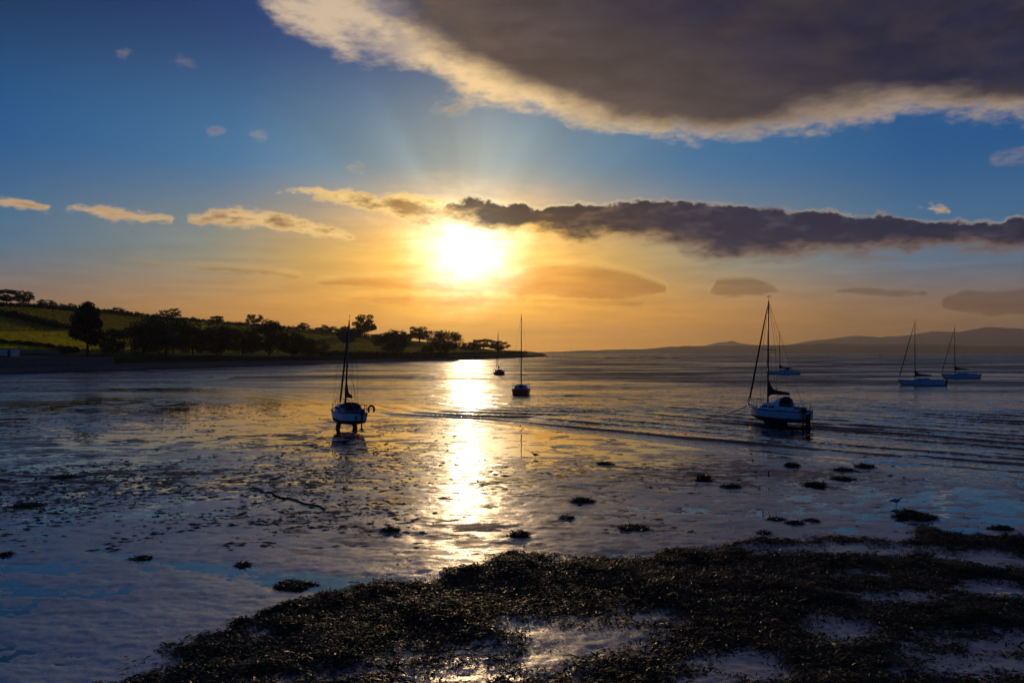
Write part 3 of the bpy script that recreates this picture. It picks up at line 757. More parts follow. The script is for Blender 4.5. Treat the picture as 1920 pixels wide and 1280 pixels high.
def tree_proto(seed, H=10.0, wid=0.8, trunk=0.22, kind='round', n_clump=34, per=130, leaf=0.26):
    g = random.Random(seed); W_ = H * wid / 2; z0 = H * trunk
    cents, rads = [], []
    for i in range(n_clump):
        while True:
            v = Vector((g.uniform(-1, 1), g.uniform(-1, 1), g.uniform(-1, 1)))
            if v.length <= 1 and (v.length > 0.45 or g.random() < 0.35): break
        cr = (H - z0) / 2
        z = v.z
        f = 1.0
        if kind == 'cone': f = max(0.25, 1.05 - (z + 1) * 0.42)
        if kind == 'heart': f = 0.35 + 0.75 * (z + 1) / 2
        if kind == 'dome': f = 1.0 if z < 0 else 1.0; z = z * 0.9 + 0.05
        p_ = Vector((v.x * W_ * 0.92 * f, v.y * W_ * 0.92 * f, z0 + cr + z * cr * 0.85))
        r_ = W_ * g.uniform(0.12, 0.34) * (0.75 if kind == 'open' else 1.0)
        cents.append(p_); rads.append(r_)
    Vq, Q = leaf_cloud([tuple(c_) for c_ in cents], rads, per, leaf, seed)
    crown = np_mesh('crown', Vq, Q, smooth=False); crown.materials.append(m_leafd if kind == 'cone' else m_leaf)
    def tr(bm):
        tp = Vector((g.uniform(-0.2, 0.2), g.uniform(-0.2, 0.2), z0 + (H - z0) * 0.55))
        tube(bm, [(0, 0, -0.4), (0.02, 0, z0 * 0.5), tp * 0.6, tp], [H * 0.035, H * 0.026, H * 0.02, H * 0.008], 8)
        for c_ in sorted(cents, key=lambda c_: g.random())[:16]:
            s0 = tp * g.uniform(0.35, 0.95); mid = (s0 + c_) / 2 + Vector((0, 0, -0.04 * H))
            tube(bm, [s0, mid, c_], [H * 0.011, H * 0.007, H * 0.003], 5)
    trunk_me = mesh_of('trunk', tr, True); trunk_me.materials.append(m_bark)
    return trunk_me, crown, H, wid
PR = {'round': [tree_proto(11, wid=1.0, trunk=0.14), tree_proto(12, wid=0.95, trunk=0.15), tree_proto(13, wid=1.1, trunk=0.12)],
      'open': [tree_proto(21, wid=1.15, trunk=0.12, kind='open', n_clump=44, per=70), tree_proto(22, wid=1.0, trunk=0.14, kind='open', n_clump=40, per=60), tree_proto(23, wid=1.1, trunk=0.10, kind='open', n_clump=46, per=60)],
      'wood': [tree_proto(31, wid=1.0, trunk=0.04, n_clump=60, per=150, leaf=0.2), tree_proto(32, wid=1.15, trunk=0.03, n_clump=64, per=150, leaf=0.2), tree_proto(33, wid=1.3, trunk=0.02, n_clump=64, per=150, leaf=0.2)],
      'cone': [tree_proto(41, wid=0.85, trunk=0.16, kind='cone', n_clump=70, per=150, leaf=0.2)],
      'heart': [tree_proto(51, wid=1.15, trunk=0.32, kind='heart', n_clump=40, per=120)]}
tcount = 0
def tree(px, py, hpx, wpx, kind, label, name='broadleaf_tree', group=None):
    global tcount
    P, sc_ = on_hill(px, py)
    tm, cm, H, wd = PR[kind][tcount % len(PR[kind])]
    h = hpx * 1.12 / sc_; w = wpx * 1.22 / sc_
    r = empty(name, tuple(P + np.array((0, 0, -0.15))), tcount * 1.3, label, 'tree', group)
    r.scale = (w / (H * wd), w / (H * wd), h / H)
    link('trunk', tm, None, r); link('crown', cm, None, r)
    tcount += 1; return r
SK = 'trees along the skyline'; SH = 'trees behind the beach'; HL = 'trees on the headland'
for a_ in [
 (12, 573, 29, 44, 'round', 'rounded dark tree cut by the left edge of the picture, on the skyline', 'broadleaf_tree', SK),
 (42, 574, 28, 34, 'open', 'open-crowned tree on the skyline second from the left edge', 'broadleaf_tree', SK),
 (83, 576, 15, 32, 'open', 'low spreading tree alone on the skyline above the left field', 'broadleaf_tree', SK),
 (112, 578, 10, 22, 'open', 'small flat tree on the skyline just left of the big shore evergreen', 'broadleaf_tree', SK),
 (135, 580, 12, 14, 'open', 'tiny thin tree on the skyline directly above the big shore evergreen', 'broadleaf_tree', SK),
 (219, 589, 13, 26, 'open', 'small uneven tree on the skyline right of the big shore evergreen', 'broadleaf_tree', SK),
 (235, 592, 10, 14, 'open', 'smaller right-hand neighbour of an uneven skyline tree', 'broadleaf_tree', SK),
 (322, 600, 22, 36, 'open', 'gappy wide tree on the skyline above the shore wood', 'broadleaf_tree', SK),
 (359, 603, 9, 15, 'round', 'low domed bush-like tree on the skyline above the shore wood', 'broadleaf_tree', SK),
 (405, 608, 15, 26, 'round', 'single domed tree on the skyline above the green field', 'broadleaf_tree', SK),
 (446, 612, 9, 18, 'open', 'small scrubby tree on the skyline left of the tall open tree', 'broadleaf_tree', SK),
 (475, 613, 24, 32, 'open', 'tall open tree standing clear on the skyline above the green field', 'broadleaf_tree', SK),
 (504, 616, 11, 18, 'round', 'small dark tree on the skyline just right of the tall open tree', 'broadleaf_tree', SK),
 (567, 620, 14, 20, 'round', 'small round tree on the skyline left of the aground blue sloop', 'broadleaf_tree', SK),
 (611, 623, 13, 34, 'round', 'wide low tree clump on the skyline by the masthead of the aground blue sloop', 'broadleaf_tree', SK),
 (640, 626, 12, 16, 'open', 'small tree on the skyline directly behind the masthead of the aground blue sloop', 'broadleaf_tree', SK),
 (684, 634, 40, 40, 'round', 'tallest round tree on the skyline, right of the aground blue sloop', 'broadleaf_tree', SK),
 (715, 637, 12, 40, 'round', 'low dark tree at the foot of the tallest skyline tree', 'broadleaf_tree', SK),
 (750, 638, 19, 30, 'open', 'open tree on the skyline between the tallest round tree and the headland trees', 'broadleaf_tree', SK),
 (786, 643, 28, 44, 'round', 'broad domed tree on the skyline above the headland', 'broadleaf_tree', SK),
 (164, 664, 92, 64, 'cone', 'big dark bushy evergreen standing alone behind the sea wall', 'evergreen_tree', SH),
 (212, 666, 46, 44, 'wood', 'low leafy tree between the big evergreen and the shore wood', 'broadleaf_tree', SH),
 (268, 666, 62, 62, 'wood', 'left tree of the dense shore wood', 'broadleaf_tree', SH),
 (312, 666, 74, 78, 'wood', 'tallest round tree of the dense shore wood', 'broadleaf_tree', SH),
 (362, 666, 54, 56, 'wood', 'tree of the shore wood just right of its tallest tree', 'broadleaf_tree', SH),
 (408, 666, 56, 60, 'wood', 'third tree rightward of the tallest in the shore wood', 'broadleaf_tree', SH),
 (455, 666, 52, 60, 'wood', 'tree of the shore wood below the tall open skyline tree', 'broadleaf_tree', SH),
 (505, 666, 60, 58, 'wood', 'tree near the right end of the shore wood, higher than its neighbours', 'broadleaf_tree', SH),
 (548, 667, 44, 52, 'wood', 'second tree from the right end of the shore wood', 'broadleaf_tree', SH),
 (584, 667, 32, 50, 'wood', 'low bushy tree ending the shore wood on the right', 'broadleaf_tree', SH),
 (652, 657, 40, 52, 'heart', 'heart-shaped tree behind the mast of the aground blue sloop', 'broadleaf_tree', SH),
 (737, 663, 40, 60, 'wood', 'wide leaning tree on the shore field right of the heart-shaped tree', 'broadleaf_tree', HL),
 (834, 663, 42, 58, 'wood', 'largest tree on the headland, under the sun', 'broadleaf_tree', HL),
 (802, 664, 16, 26, 'round', 'low bush-like tree left of the largest headland tree', 'broadleaf_tree', HL),
 (873, 660, 16, 18, 'round', 'small round tree just right of the largest headland tree', 'broadleaf_tree', HL),
 (890, 661, 22, 24, 'round', 'middle one of the headland trees left of the far orange boat', 'broadleaf_tree', HL),
 (907, 657, 20, 36, 'round', 'paler domed tree behind the other headland trees', 'broadleaf_tree', HL),
 (934, 661, 20, 34, 'round', 'last tree toward the tip of the headland, behind the mast of the far orange boat', 'broadleaf_tree', HL)]:
    tree(*a_)

# ------------------------------------------------------------------ hedges
def hedge(pts_px, hpx, label, seed, depth=2.4):
    g = np.random.default_rng(seed)
    P = []; H_m = []
    for (xa, ya), (xb, yb) in zip(pts_px, pts_px[1:]):
        n_ = max(2, int(abs(xb - xa) / 3))
        for t_ in np.linspace(0, 1, n_, endpoint=False):
            p_, s_ = on_hill(xa + (xb - xa) * t_, ya + (yb - ya) * t_); P.append(p_); H_m.append(hpx / s_)
    P = np.array(P); H_m = np.array(H_m)
    o0 = P[0].copy(); P = P - o0
    cs, rs = [], []
    for p_, h_ in zip(P, H_m):
        for j in range(3):
            r_ = h_ * (0.32 + 0.3 * g.random())
            cs.append(p_ + np.array((g.normal() * r_ * 0.5, g.normal() * depth * 0.4, h_ * (0.25 + 0.45 * g.random())))); rs.append(r_)
    V_, Q_ = leaf_cloud(cs, rs, 46, 0.42, seed, 0.9)
    o = link('hedge', np_mesh('hedge', V_, Q_, False), m_leaf); o.location = o0
    return tag(o, label, 'hedge', 'field hedges')
hedge([(-20, 574), (60, 577), (130, 583), (200, 588), (262, 594)], 8, 'dark hedge along the skyline at the left, left of the shore wood', 401)
hedge([(262, 594), (340, 602), (420, 609), (500, 615), (560, 620)], 7, 'dark hedge along the skyline above the shore wood', 402)
hedge([(560, 620), (640, 627), (700, 634), (770, 641)], 8, 'dark hedge along the skyline behind the aground blue sloop', 403)
hedge([(-10, 590), (40, 600), (90, 612), (128, 622)], 13, 'thick dark hedge slanting between two fields at the left edge', 404)
hedge([(-10, 646), (60, 651), (145, 661)], 9, 'dark hedge in front of the bright field at the left edge', 405)
hedge([(600, 667), (680, 667), (760, 668), (840, 668)], 8, 'low dark hedge along the shore field behind the aground blue sloop', 406)
hedge([(840, 668), (900, 667), (950, 666), (985, 664)], 7, 'low hedge along the shore of the headland', 407)

# ------------------------------------------------------------------ sea wall, hut, sign at the far left
m_conc = plain('old_concrete', (0.14, 0.13, 0.12), 0.85, bump=0.5, scale=1.2)
m_cope = plain('coping_stone', (0.24, 0.22, 0.18), 0.85, bump=0.4, scale=2)
kws = np.linspace((-60 - 960) / F, (212 - 960) / F, 9)
yw = lambda k_: float(coast_y(k_)) + BACK - 0.9
ax, ay = kws[0] * yw(kws[0]), yw(kws[0])
wall = empty('sea_wall', (ax, ay, 2.0), 0, 'low grey concrete sea wall above the beach at the left', 'wall')
for i in range(8):
    k0, k1 = kws[i], kws[i + 1]; a_ = Vector((k0 * yw(k0) - ax, yw(k0) - ay, 0)); b_ = Vector((k1 * yw(k1) - ax, yw(k1) - ay, 0))
    e = (b_ - a_).normalized(); nrm = Vector((e.y, -e.x, 0)); a2 = a_ + e * 0.05; b2 = b_ - e * 0.05
    off = 0.03 * (i % 3)
    def pan(bm, z0=0.0, z1=2.45, w0=0.0, w1=0.5):
        lo = [a2 + nrm * (w1 + off), b2 + nrm * (w1 + off), b2 - nrm * w0, a2 - nrm * w0]
        loft(bm, [[Vector((v.x, v.y, z0)) for v in lo], [Vector((v.x, v.y, z1)) for v in lo]], True, True)
    part('panel', pan, m_conc, wall)
    part('coping', lambda bm: pan(bm, 2.452, 2.65, 0.05, 0.6), m_cope, wall)
m_white = plain('weathered_white_render', (0.55, 0.54, 0.52), 0.8)
m_slate = plain('slate', (0.06, 0.06, 0.065), 0.6)
m_dark = plain('dark_opening', (0.02, 0.02, 0.02), 0.5)
P, sc_ = on_hill(10, 667.5); hw = 15 / sc_; hh = 13 / sc_
hut = empty('hut', tuple(P), 0, 'small pale flat-roofed hut behind the sea wall at the left edge', 'hut')
part('wall', lambda bm: box(bm, (-hw, 0, -0.4), (hw, 3, hh), 0.02), m_white, hut)
part('roof', lambda bm: box(bm, (-hw - 0.2, -0.25, hh + 0.003), (hw + 0.2, 3.2, hh + 0.16), 0.02), m_slate, hut)
dr = part('door', lambda bm: box(bm, (hw * 0.3, -0.05, -0.1), (hw * 0.3 + 0.8, -0.003, hh * 0.86)), m_dark, hut)
part('handle', lambda bm: box(bm, (hw * 0.3 + 0.62, -0.09, 0.85), (hw * 0.3 + 0.70, -0.053, 0.95)), m_steel, dr)
m_stone = plain('pale_field_stone', (0.20, 0.19, 0.175), 0.9, bump=0.7, scale=2)
A_, s1 = on_hill(26, 662); B_, s2 = on_hill(112, 664)
fw = empty('garden_wall', tuple(A_), 0, 'long pale low garden wall behind the sea wall, right of the hut', 'wall')
dv = Vector(B_ - A_); hgt_ = 6.0 / s1
for i in range(10):
    p0, p1 = dv * (i / 10.0 + 0.004), dv * ((i + 1) / 10.0 - 0.004); dz_ = 0.06 * ((i * 7) % 3)
    def seg(bm):
        f4 = lambda zz: [Vector((p0.x, p0.y - 0.2, p0.z + zz)), Vector((p1.x, p1.y - 0.2, p1.z + zz)), Vector((p1.x, p1.y + 0.25, p1.z + zz)), Vector((p0.x, p0.y + 0.25, p0.z + zz))]
        loft(bm, [f4(-0.8), f4(hgt_ + dz_)], True, True)
    part('wall_section', seg, m_stone, fw)
m_blue = plain('blue_sign_paint', (0.10, 0.30, 0.55), 0.5)
P, sc_ = on_hill(42, 664)
sg = empty('notice_sign', tuple(P + np.array((0, -1.5, 0))), 0, 'small blue notice board in front of the pale garden wall', 'sign')
part('post', lambda bm: tube(bm, [(0, 0.06, -0.5), (0, 0.06, 2.4)], 0.06, 6), m_steel, sg)
part('board', lambda bm: box(bm, (-0.4, -0.03, 1.45), (0.4, 0.0, 2.3), 0.005), m_blue, sg)

# ------------------------------------------------------------------ boats
def paint(name, col, rough=0.3): return plain(name, col, rough, var=0.22, scale=1.6)
P_white = paint('white_gelcoat', (0.50, 0.62, 0.72)); P_blue = paint('blue_deck_paint', (0.08, 0.28, 0.66)); P_lblue = paint('pale_blue_gelcoat', (0.30, 0.52, 0.74))
P_anti = paint('dark_antifouling', (0.012, 0.014, 0.02), 0.7); P_red = paint('red_topsides_paint', (0.80, 0.08, 0.03)); P_org = paint('orange_topsides_paint', (0.42, 0.10, 0.02))
P_blk = paint('black_rubber', (0.012, 0.012, 0.014), 0.5); P_win = paint('tinted_acrylic', (0.008, 0.010, 0.014), 0.08)
P_alu = plain('anodised_aluminium', (0.10, 0.10, 0.10), 0.35, 0.6); P_wire = plain('stainless_wire', (0.06, 0.06, 0.06), 0.4, 0.5)
P_sred = plain('maroon_canvas', (0.16, 0.018, 0.016), 0.85, bump=0.4, scale=5); P_sblk = plain('black_canvas', (0.014, 0.015, 0.022), 0.85, bump=0.4, scale=5); P_sblu = plain('blue_canvas', (0.03, 0.15, 0.55), 0.85, bump=0.4, scale=5)
P_teak = plain('weathered_teak', (0.16, 0.085, 0.04), 0.7); P_buoy = plain('red_lifebuoy_vinyl', (0.42, 0.035, 0.02), 0.5); P_grn = plain('green_locker_lid', (0.05, 0.22, 0.12), 0.5)
P_rope = plain('dark_rope', (0.02, 0.018, 0.015), 0.9)

def boat(name, px, py, z_ref, theta, L, B, mast_h, label, *, fb=0.85, top=P_white, deck=P_lblue, strake=P_blk, cover=P_sblk, boom_up=0.55, keels='none', roll=0.0, pitch=0.0,
         hood=None, outboard=False, ladder=False, buoy=False, furl=True, mast_f=0.16, locker=False, cabin_h=0.5, detail=2, draft=0.42, keel_d=0.75, spreader=0.52, rudder=True, cabin=None, boom=True, cockpit_inner=None, big_rudder=False, hood_h=0.52):
    g_ = ground(px, py, z_ref)
    r = empty(name, (g_[0], g_[1], z_ref), math.pi / 2 + R(theta), label, 'boat', 'sailing boats')
    lift = (draft + keel_d - 0.1) if keels == 'bilge' else 0.0          # local zero is the waterline; aground boats stand on their keels
    r.rotation_euler = (R(roll), R(pitch), math.pi / 2 + R(theta)); 
    def V3(x, y, z): return Vector((x, y, z + lift))
    half = L / 2
    def bx_(t):   # half beam, t 0 stern .. 1 bow
        return B / 2 * max(0.0, (0.74 + 0.26 * math.sin(min(1, t / 0.45) * math.pi / 2)) if t < 0.45 else (1 - ((t - 0.45) / 0.55) ** 2.3))
    def sh_(t): return fb * (0.92 - 0.10 * math.sin(t * math.pi) + 0.30 * max(0, t - 0.35) ** 1.5)
    def kd_(t): return draft * (0.35 + 0.65 * math.sin(min(1, t / 0.5) * math.pi / 2)) * (1 - max(0, (t - 0.55) / 0.45) ** 2.2) if t > 0 else draft * 0.35
    def xx(t, z):  # raked stem and transom
        x = -half + L * t
        return x + (0.10 * L * max(0, t - 0.8) / 0.2 * (z - 0.2) * 0.8) - 0.10 * (1 - min(1, t / 0.1)) * z
    NT = 18; ts = [i / NT for i in range(NT + 1)]
    def sec(t, v):
        """v 0 keel .. 1 waterline .. 2 sheer"""
        b, s_, d = bx_(t), sh_(t), kd_(t)
        if v <= 1: y = b * 0.90 * math.sin(v * math.pi / 2) ** 0.85; z = -d * math.cos(v * math.pi / 2) ** 0.9 if v < 1 else 0.0
        else: w = v - 1; y = b * (0.90 + 0.10 * math.sin(w * math.pi / 2)); z = s_ * w
        fine = 1 - 0.55 * max(0, (t - 0.6) / 0.4) * max(0, (1 - v / 2)); return xx(t, z), y * fine, z
    def skin(vs):
        def f(bm):
            rings = []
            for t in ts: rings.append([V3(*sec(t, v)) for v in vs])
            loft(bm, rings); loft(bm, [[Vector((p_.x, -p_.y, p_.z)) for p_ in rg] for rg in rings])
            tr = [V3(*sec(0, v)) for v in vs]                          # transom strip
            loft(bm, [tr, [Vector((p_.x, -p_.y, p_.z)) for p_ in tr]])
            bmesh.ops.remove_doubles(bm, verts=bm.verts, dist=0.002)
        return f
    hull = part('hull_bottom', skin([i / 6 for i in range(7)] + [1.12]), P_anti, r, True)
    part('topsides', skin([1.12 + 0.88 * i / 5 for i in range(6)]), top, r, True)
    ck0, ck1 = 0.05, 0.36                                              # cockpit along the length
    def dk(bm):
        for i in range(NT):
            t0, t1 = ts[i], ts[i + 1]
            fr = [-1, -0.58, 0, 0.58, 1]
            for j in range(4):
                if ck0 <= (t0 + t1) / 2 <= ck1 and j in (1, 2): continue
                q_ = []
                for t, f_ in ((t0, fr[j]), (t1, fr[j]), (t1, fr[j + 1]), (t0, fr[j + 1])):
                    s_ = sh_(t); q_.append(bm.verts.new(V3(xx(t, s_), bx_(t) * 0.995 * f_, s_ - 0.01 + 0.07 * (1 - f_ * f_))))
                bm.faces.new(q_)
        bmesh.ops.remove_doubles(bm, verts=bm.verts, dist=0.002)
    part('deck', dk, deck, r, True)
    def tub(bm):
        x0, x1 = -half + L * 0.055, -half + L * 0.362; w = B * 0.27; zt, zb_ = fb * 0.92, fb * 0.35
        v = [[bm.verts.new(V3(x, y, z)) for x, y in ((x0, -w), (x1, -w), (x1, w), (x0, w))] for z in (zb_, zt)]
        bm.faces.new(v[0])
        for k in range(4): bm.faces.new((v[0][k], v[0][(k + 1) % 4], v[1][(k + 1) % 4], v[1][k]))
    part('cockpit', tub, cockpit_inner or deck, r)
    for s_ in (1, -1):
        part('coaming', lambda bm: box(bm, V3(-half + L * 0.06, s_ * B * 0.30 - 0.05, fb * 0.90), V3(-half + L * 0.37, s_ * B * 0.30 + 0.05, fb * 0.90 + 0.26), 0.02), deck, r)
    # strake along the sheer
    for s_ in (1, -1):
        part('rubbing_strake', lambda bm: tube(bm, [V3(xx(t, sh_(t)), s_ * (bx_(t) + 0.012), sh_(t) - 0.04) for t in ts], 0.045, 6), strake, r, True)
    part('transom_rail', lambda bm: tube(bm, [V3(xx(0, sh_(0)) - 0.02, -bx_(0), sh_(0) - 0.03), V3(xx(0, sh_(0)) - 0.03, bx_(0), sh_(0) - 0.03)], 0.04, 6), strake, r)
    # coachroof
    c0, c1 = 0.36, 0.74
    cab = cabin or deck
    def roof(bm):
        rings = []
        for i in range(9):
            t = c0 + (c1 - c0) * i / 8; w = min(bx_(t) * 0.72, B * 0.36); e = 1 - max(0, (i - 4) / 4) ** 1.6 * 0.9
            zb_ = sh_(t) - 0.02; zt = zb_ + cabin_h * e + 0.03
            rings.append([V3(-half + L * t, y_, z_) for y_, z_ in ((-w, zb_), (-w * 0.93, zb_ + (zt - zb_) * 0.75), (-w * 0.78, zt), (0, zt + 0.05 * e), (w * 0.78, zt), (w * 0.93, zb_ + (zt - zb_) * 0.75), (w, zb_))])
        loft(bm, rings); bm.faces.new([bm.verts.new(p_) for p_ in rings[0]])
        bmesh.ops.remove_doubles(bm, verts=bm.verts, dist=0.001)
    cr = part('coachroof', roof, cab, r)
    for s_ in (1, -1):
        for w0, w1 in ((0.40, 0.50), (0.54, 0.62)):
            ya = lambda t: s_ * min(bx_(t) * 0.72, B * 0.36) * 0.972
            part('cabin_window', lambda bm: box(bm, V3(-half + L * w0, min(ya(w0), ya(w1)) - 0.02, sh_(w0) + cabin_h * 0.28), V3(-half + L * w1, max(ya(w0), ya(w1)) + 0.02, sh_(w0) + cabin_h * 0.62), 0.01), P_win, cr)
    part('companionway', lambda bm: box(bm, V3(-half + L * c0 - 0.05, -0.30, fb * 0.55), V3(-half + L * c0 - 0.004, 0.30, sh_(c0) + cabin_h * 0.86), 0.015), P_win, cr)
    part('sliding_hatch', lambda bm: box(bm, V3(-half + L * c0 - 0.02, -0.33, sh_(c0) + cabin_h + 0.065), V3(-half + L * c0 + 0.75, 0.33, sh_(c0) + cabin_h + 0.11), 0.015), deck, cr)
    part('fore_hatch', lambda bm: box(bm, V3(-half + L * 0.77, -0.25, sh_(0.78) + 0.03), V3(-half + L * 0.84, 0.25, sh_(0.78) + 0.12), 0.015), P_win, r)
    if hood:
        def hd(bm):
            rings = []
            for i in range(7):
                f_ = i / 6; x = -half + L * c0 - 0.25 + 1.15 * f_; h_ = hood_h * (1 - f_ ** 2.2); w = B * 0.33 * (1 - 0.12 * f_)
                rings.append([V3(x, -w * math.cos(a_), sh_(c0) + cabin_h * 0.55 + (cabin_h * 0.5 + h_) * math.sin(a_) ** 0.7) for a_ in [math.pi * j / 8 for j in range(9)]])
            loft(bm, rings)
        ho_ = part('spray_hood', hd, hood, r, True)
        part('hood_shade_panel', lambda bm: bm.faces.new([bm.verts.new(V3(-half + L * c0 - 0.20, -B * 0.30 * math.cos(a_), sh_(c0) + cabin_h * 0.45 + (cabin_h * 0.55 + hood_h - 0.06) * max(0, math.sin(a_)) ** 0.7)) for a_ in [math.pi * j / 12 for j in range(13)]]), P_win, ho_)  # dark panel added for the shade inside the hollow hood
        part('hood_frame', lambda bm: tube(bm, [V3(-half + L * c0 - 0.26, -B * 0.335 * math.cos(a_), sh_(c0) + cabin_h * 0.55 + (cabin_h * 0.5 + hood_h + 0.01) * max(0, math.sin(a_)) ** 0.7) for a_ in [math.pi * j / 10 for j in range(11)]], 0.03, 6), P_alu, ho_)
    # rig
    mx = L * mast_f - 0.02; mz = sh_(0.62) + cabin_h * 0.75; mt = mast_h
    ms = part('mast', lambda bm: tube(bm, [V3(mx, 0, mz - 0.3), V3(mx - 0.02, 0, mz + (mt - mz) * 0.6), V3(mx - 0.05, 0, mt)], [0.075, 0.07, 0.045], 10), P_alu, r, True)
    part('masthead_vane', lambda bm: (tube(bm, [V3(mx - 0.05, 0, mt - 0.02), V3(mx - 0.05, 0, mt + 0.32)], 0.012, 4), ) and None, P_blk, ms)
    part('wind_vane_arrow', lambda bm: box(bm, V3(mx - 0.30, -0.012, mt + 0.321), V3(mx + 0.16, 0.012, mt + 0.38)), P_blk, ms)
    for s_ in (1, -1):
        part('spreader', lambda bm: tube(bm, [V3(mx, 0, mz + (mt - mz) * spreader), V3(mx - 0.12, s_ * B * 0.30, mz + (mt - mz) * spreader + 0.05)], [0.03, 0.02], 6), P_alu, ms)
        part('shroud', lambda bm: tube(bm, [V3(mx - 0.05, 0, mt - 0.15), V3(mx - 0.12, s_ * B * 0.305, mz + (mt - mz) * spreader + 0.05), V3(mx - 0.12, s_ * bx_(0.64) * 0.93, sh_(0.62))], 0.012, 4), P_wire, r)
        part('lower_shroud', lambda bm: tube(bm, [V3(mx, 0, mz + (mt - mz) * spreader - 0.1), V3(mx - 0.45, s_ * bx_(0.6) * 0.93, sh_(0.6))], 0.012, 4), P_wire, r)
    part('backstay', lambda bm: tube(bm, [V3(mx - 0.05, 0, mt - 0.05), V3(-half - 0.02, 0, sh_(0) + 0.02)], 0.012, 4), P_wire, r)
    bow = V3(xx(1, sh_(1)) - 0.12, 0, sh_(1) + 0.02)
    fs_top = V3(mx - 0.02, 0, mt - 0.12)
    if furl:
        part('furled_headsail', lambda bm: tube(bm, [bow + (fs_top - bow) * f_ for f_ in (0.04, 0.1, 0.3, 0.6, 0.85, 0.97)], [0.05, 0.085, 0.08, 0.07, 0.05, 0.02], 7), cover if cover is not P_sred else P_sblk, r, True)
    part('forestay', lambda bm: tube(bm, [bow, fs_top], 0.014, 4), P_wire, r)
    bz = mz + boom_up; bl = min(L * 0.40, mx + half - 0.5)
    if boom:
        bo = part('boom', lambda bm: tube(bm, [V3(mx - 0.1, 0, bz), V3(mx - bl, 0, bz + 0.02)], [0.05, 0.045], 8), P_alu, r, True)
        def cov(bm):
            rings = []
            for f_, w_, h_, lo_ in ((0.0, 0.10, 1.25, 0.30), (0.06, 0.13, 1.0, 0.24), (0.14, 0.15, 0.62, 0.14), (0.25, 0.14, 0.40, 0.10), (0.45, 0.12, 0.30, 0.08), (0.7, 0.10, 0.25, 0.07), (0.92, 0.08, 0.20, 0.06), (1.0, 0.04, 0.12, 0.04)):
                x = mx - 0.02 - bl * f_
                rings.append([V3(x, w_ * math.cos(a_), bz - lo_ + (h_ + lo_) * (0.5 + 0.5 * math.sin(a_))) for a_ in [2 * math.pi * j / 10 for j in range(10)]])
            loft(bm, rings, True, True)
        part('sail_cover', cov, cover, bo, True)
        part('topping_lift', lambda bm: tube(bm, [V3(mx - bl, 0, bz + 0.05), V3(mx - 0.06, 0, mt - 0.1)], 0.008, 4), P_wire, bo)
        part('mainsheet', lambda bm: tube(bm, [V3(mx - bl + 0.15, 0, bz), V3(-half + L * 0.10, 0, fb * 0.95)], 0.014, 4), P_rope, bo)
    # rails
    def rail(bm, s0, s1, hgt, stern):
        pts = []
        if stern: P_ = [(0.16, 1), (0.04, 1), (0.0, 0.8), (0.0, -0.8), (0.04, -1), (0.16, -1)]
        else: P_ = [(0.86, 1), (0.94, 1), (0.995, 0.5), (0.995, -0.5), (0.94, -1), (0.86, -1)]
        top_ = []
        for t, f_ in P_: top_.append(V3(xx(t, sh_(t)), f_ * bx_(t) * 0.94, sh_(t) + hgt))
        tube(bm, top_, 0.02, 5)
        for (t, f_), p_ in zip(P_, top_):
            tube(bm, [Vector((p_.x, p_.y, sh_(t) - 0.02 + lift)), p_], 0.016, 5)
    part('pulpit', lambda bm: rail(bm, 0, 0, 0.58, False), P_alu, r)
    part('pushpit', lambda bm: rail(bm, 0, 0, 0.58, True), P_alu, r)
    for s_ in (1, -1):
        for t in (0.36, 0.54, 0.72):
            part('stanchion', lambda bm: tube(bm, [V3(xx(t, 0.5), s_ * bx_(t) * 0.95, sh_(t) - 0.02), V3(xx(t, 0.5), s_ * bx_(t) * 0.95, sh_(t) + 0.58)], 0.015, 5), P_alu, r)
        part('lifeline', lambda bm: tube(bm, [V3(xx(t, 0.5), s_ * bx_(t) * 0.95, sh_(t) + 0.56) for t in (0.16, 0.36, 0.54, 0.72, 0.86)], 0.008, 4), P_wire, r)
    # under the water
    if keels == 'bilge':
        for s_ in (1, -1):
            def kl(bm):
                rings = []
                for f_ in (0, 1):
                    y = s_ * (B * 0.22 + 0.16 * f_); z = -0.12 - (draft + keel_d - 0.22) * f_; c_ = L * (0.13 - 0.02 * f_); x0 = 0.02 * L - 0.08 * f_
                    rings.append([V3(x0 + c_ * math.cos(a_), y + 0.11 * math.sin(a_) * (1 + 0.25 * f_), z) for a_ in [2 * math.pi * j / 10 for j in range(10)]])
                loft(bm, rings, True, True)
            part('bilge_keel', kl, P_anti, r)
    elif keels == 'fin':
        part('keel', lambda bm: loft(bm, [[V3(-0.02 * L + c_ * math.cos(a_), 0.09 * math.sin(a_), z) for a_ in [2 * math.pi * j / 10 for j in range(10)]] for z, c_ in ((-draft * 0.8, L * 0.14), (-1.15, L * 0.11))], True, True), P_anti, r)
    if rudder:
        zb_ = -(draft + keel_d - 0.12) if keels == 'bilge' else -0.75
        part('rudder', lambda bm: box(bm, V3(-half - (0.62 if big_rudder else 0.42), -0.04, zb_), V3(-half - 0.14, 0.03, fb * 0.62), 0.012), P_anti if keels != 'bilge' else P_blk, r)
        part('tiller', lambda bm: tube(bm, [V3(-half - 0.2, 0, fb * 0.95), V3(-half + 0.85, 0, fb + 0.15)], 0.022, 6), P_teak, r)
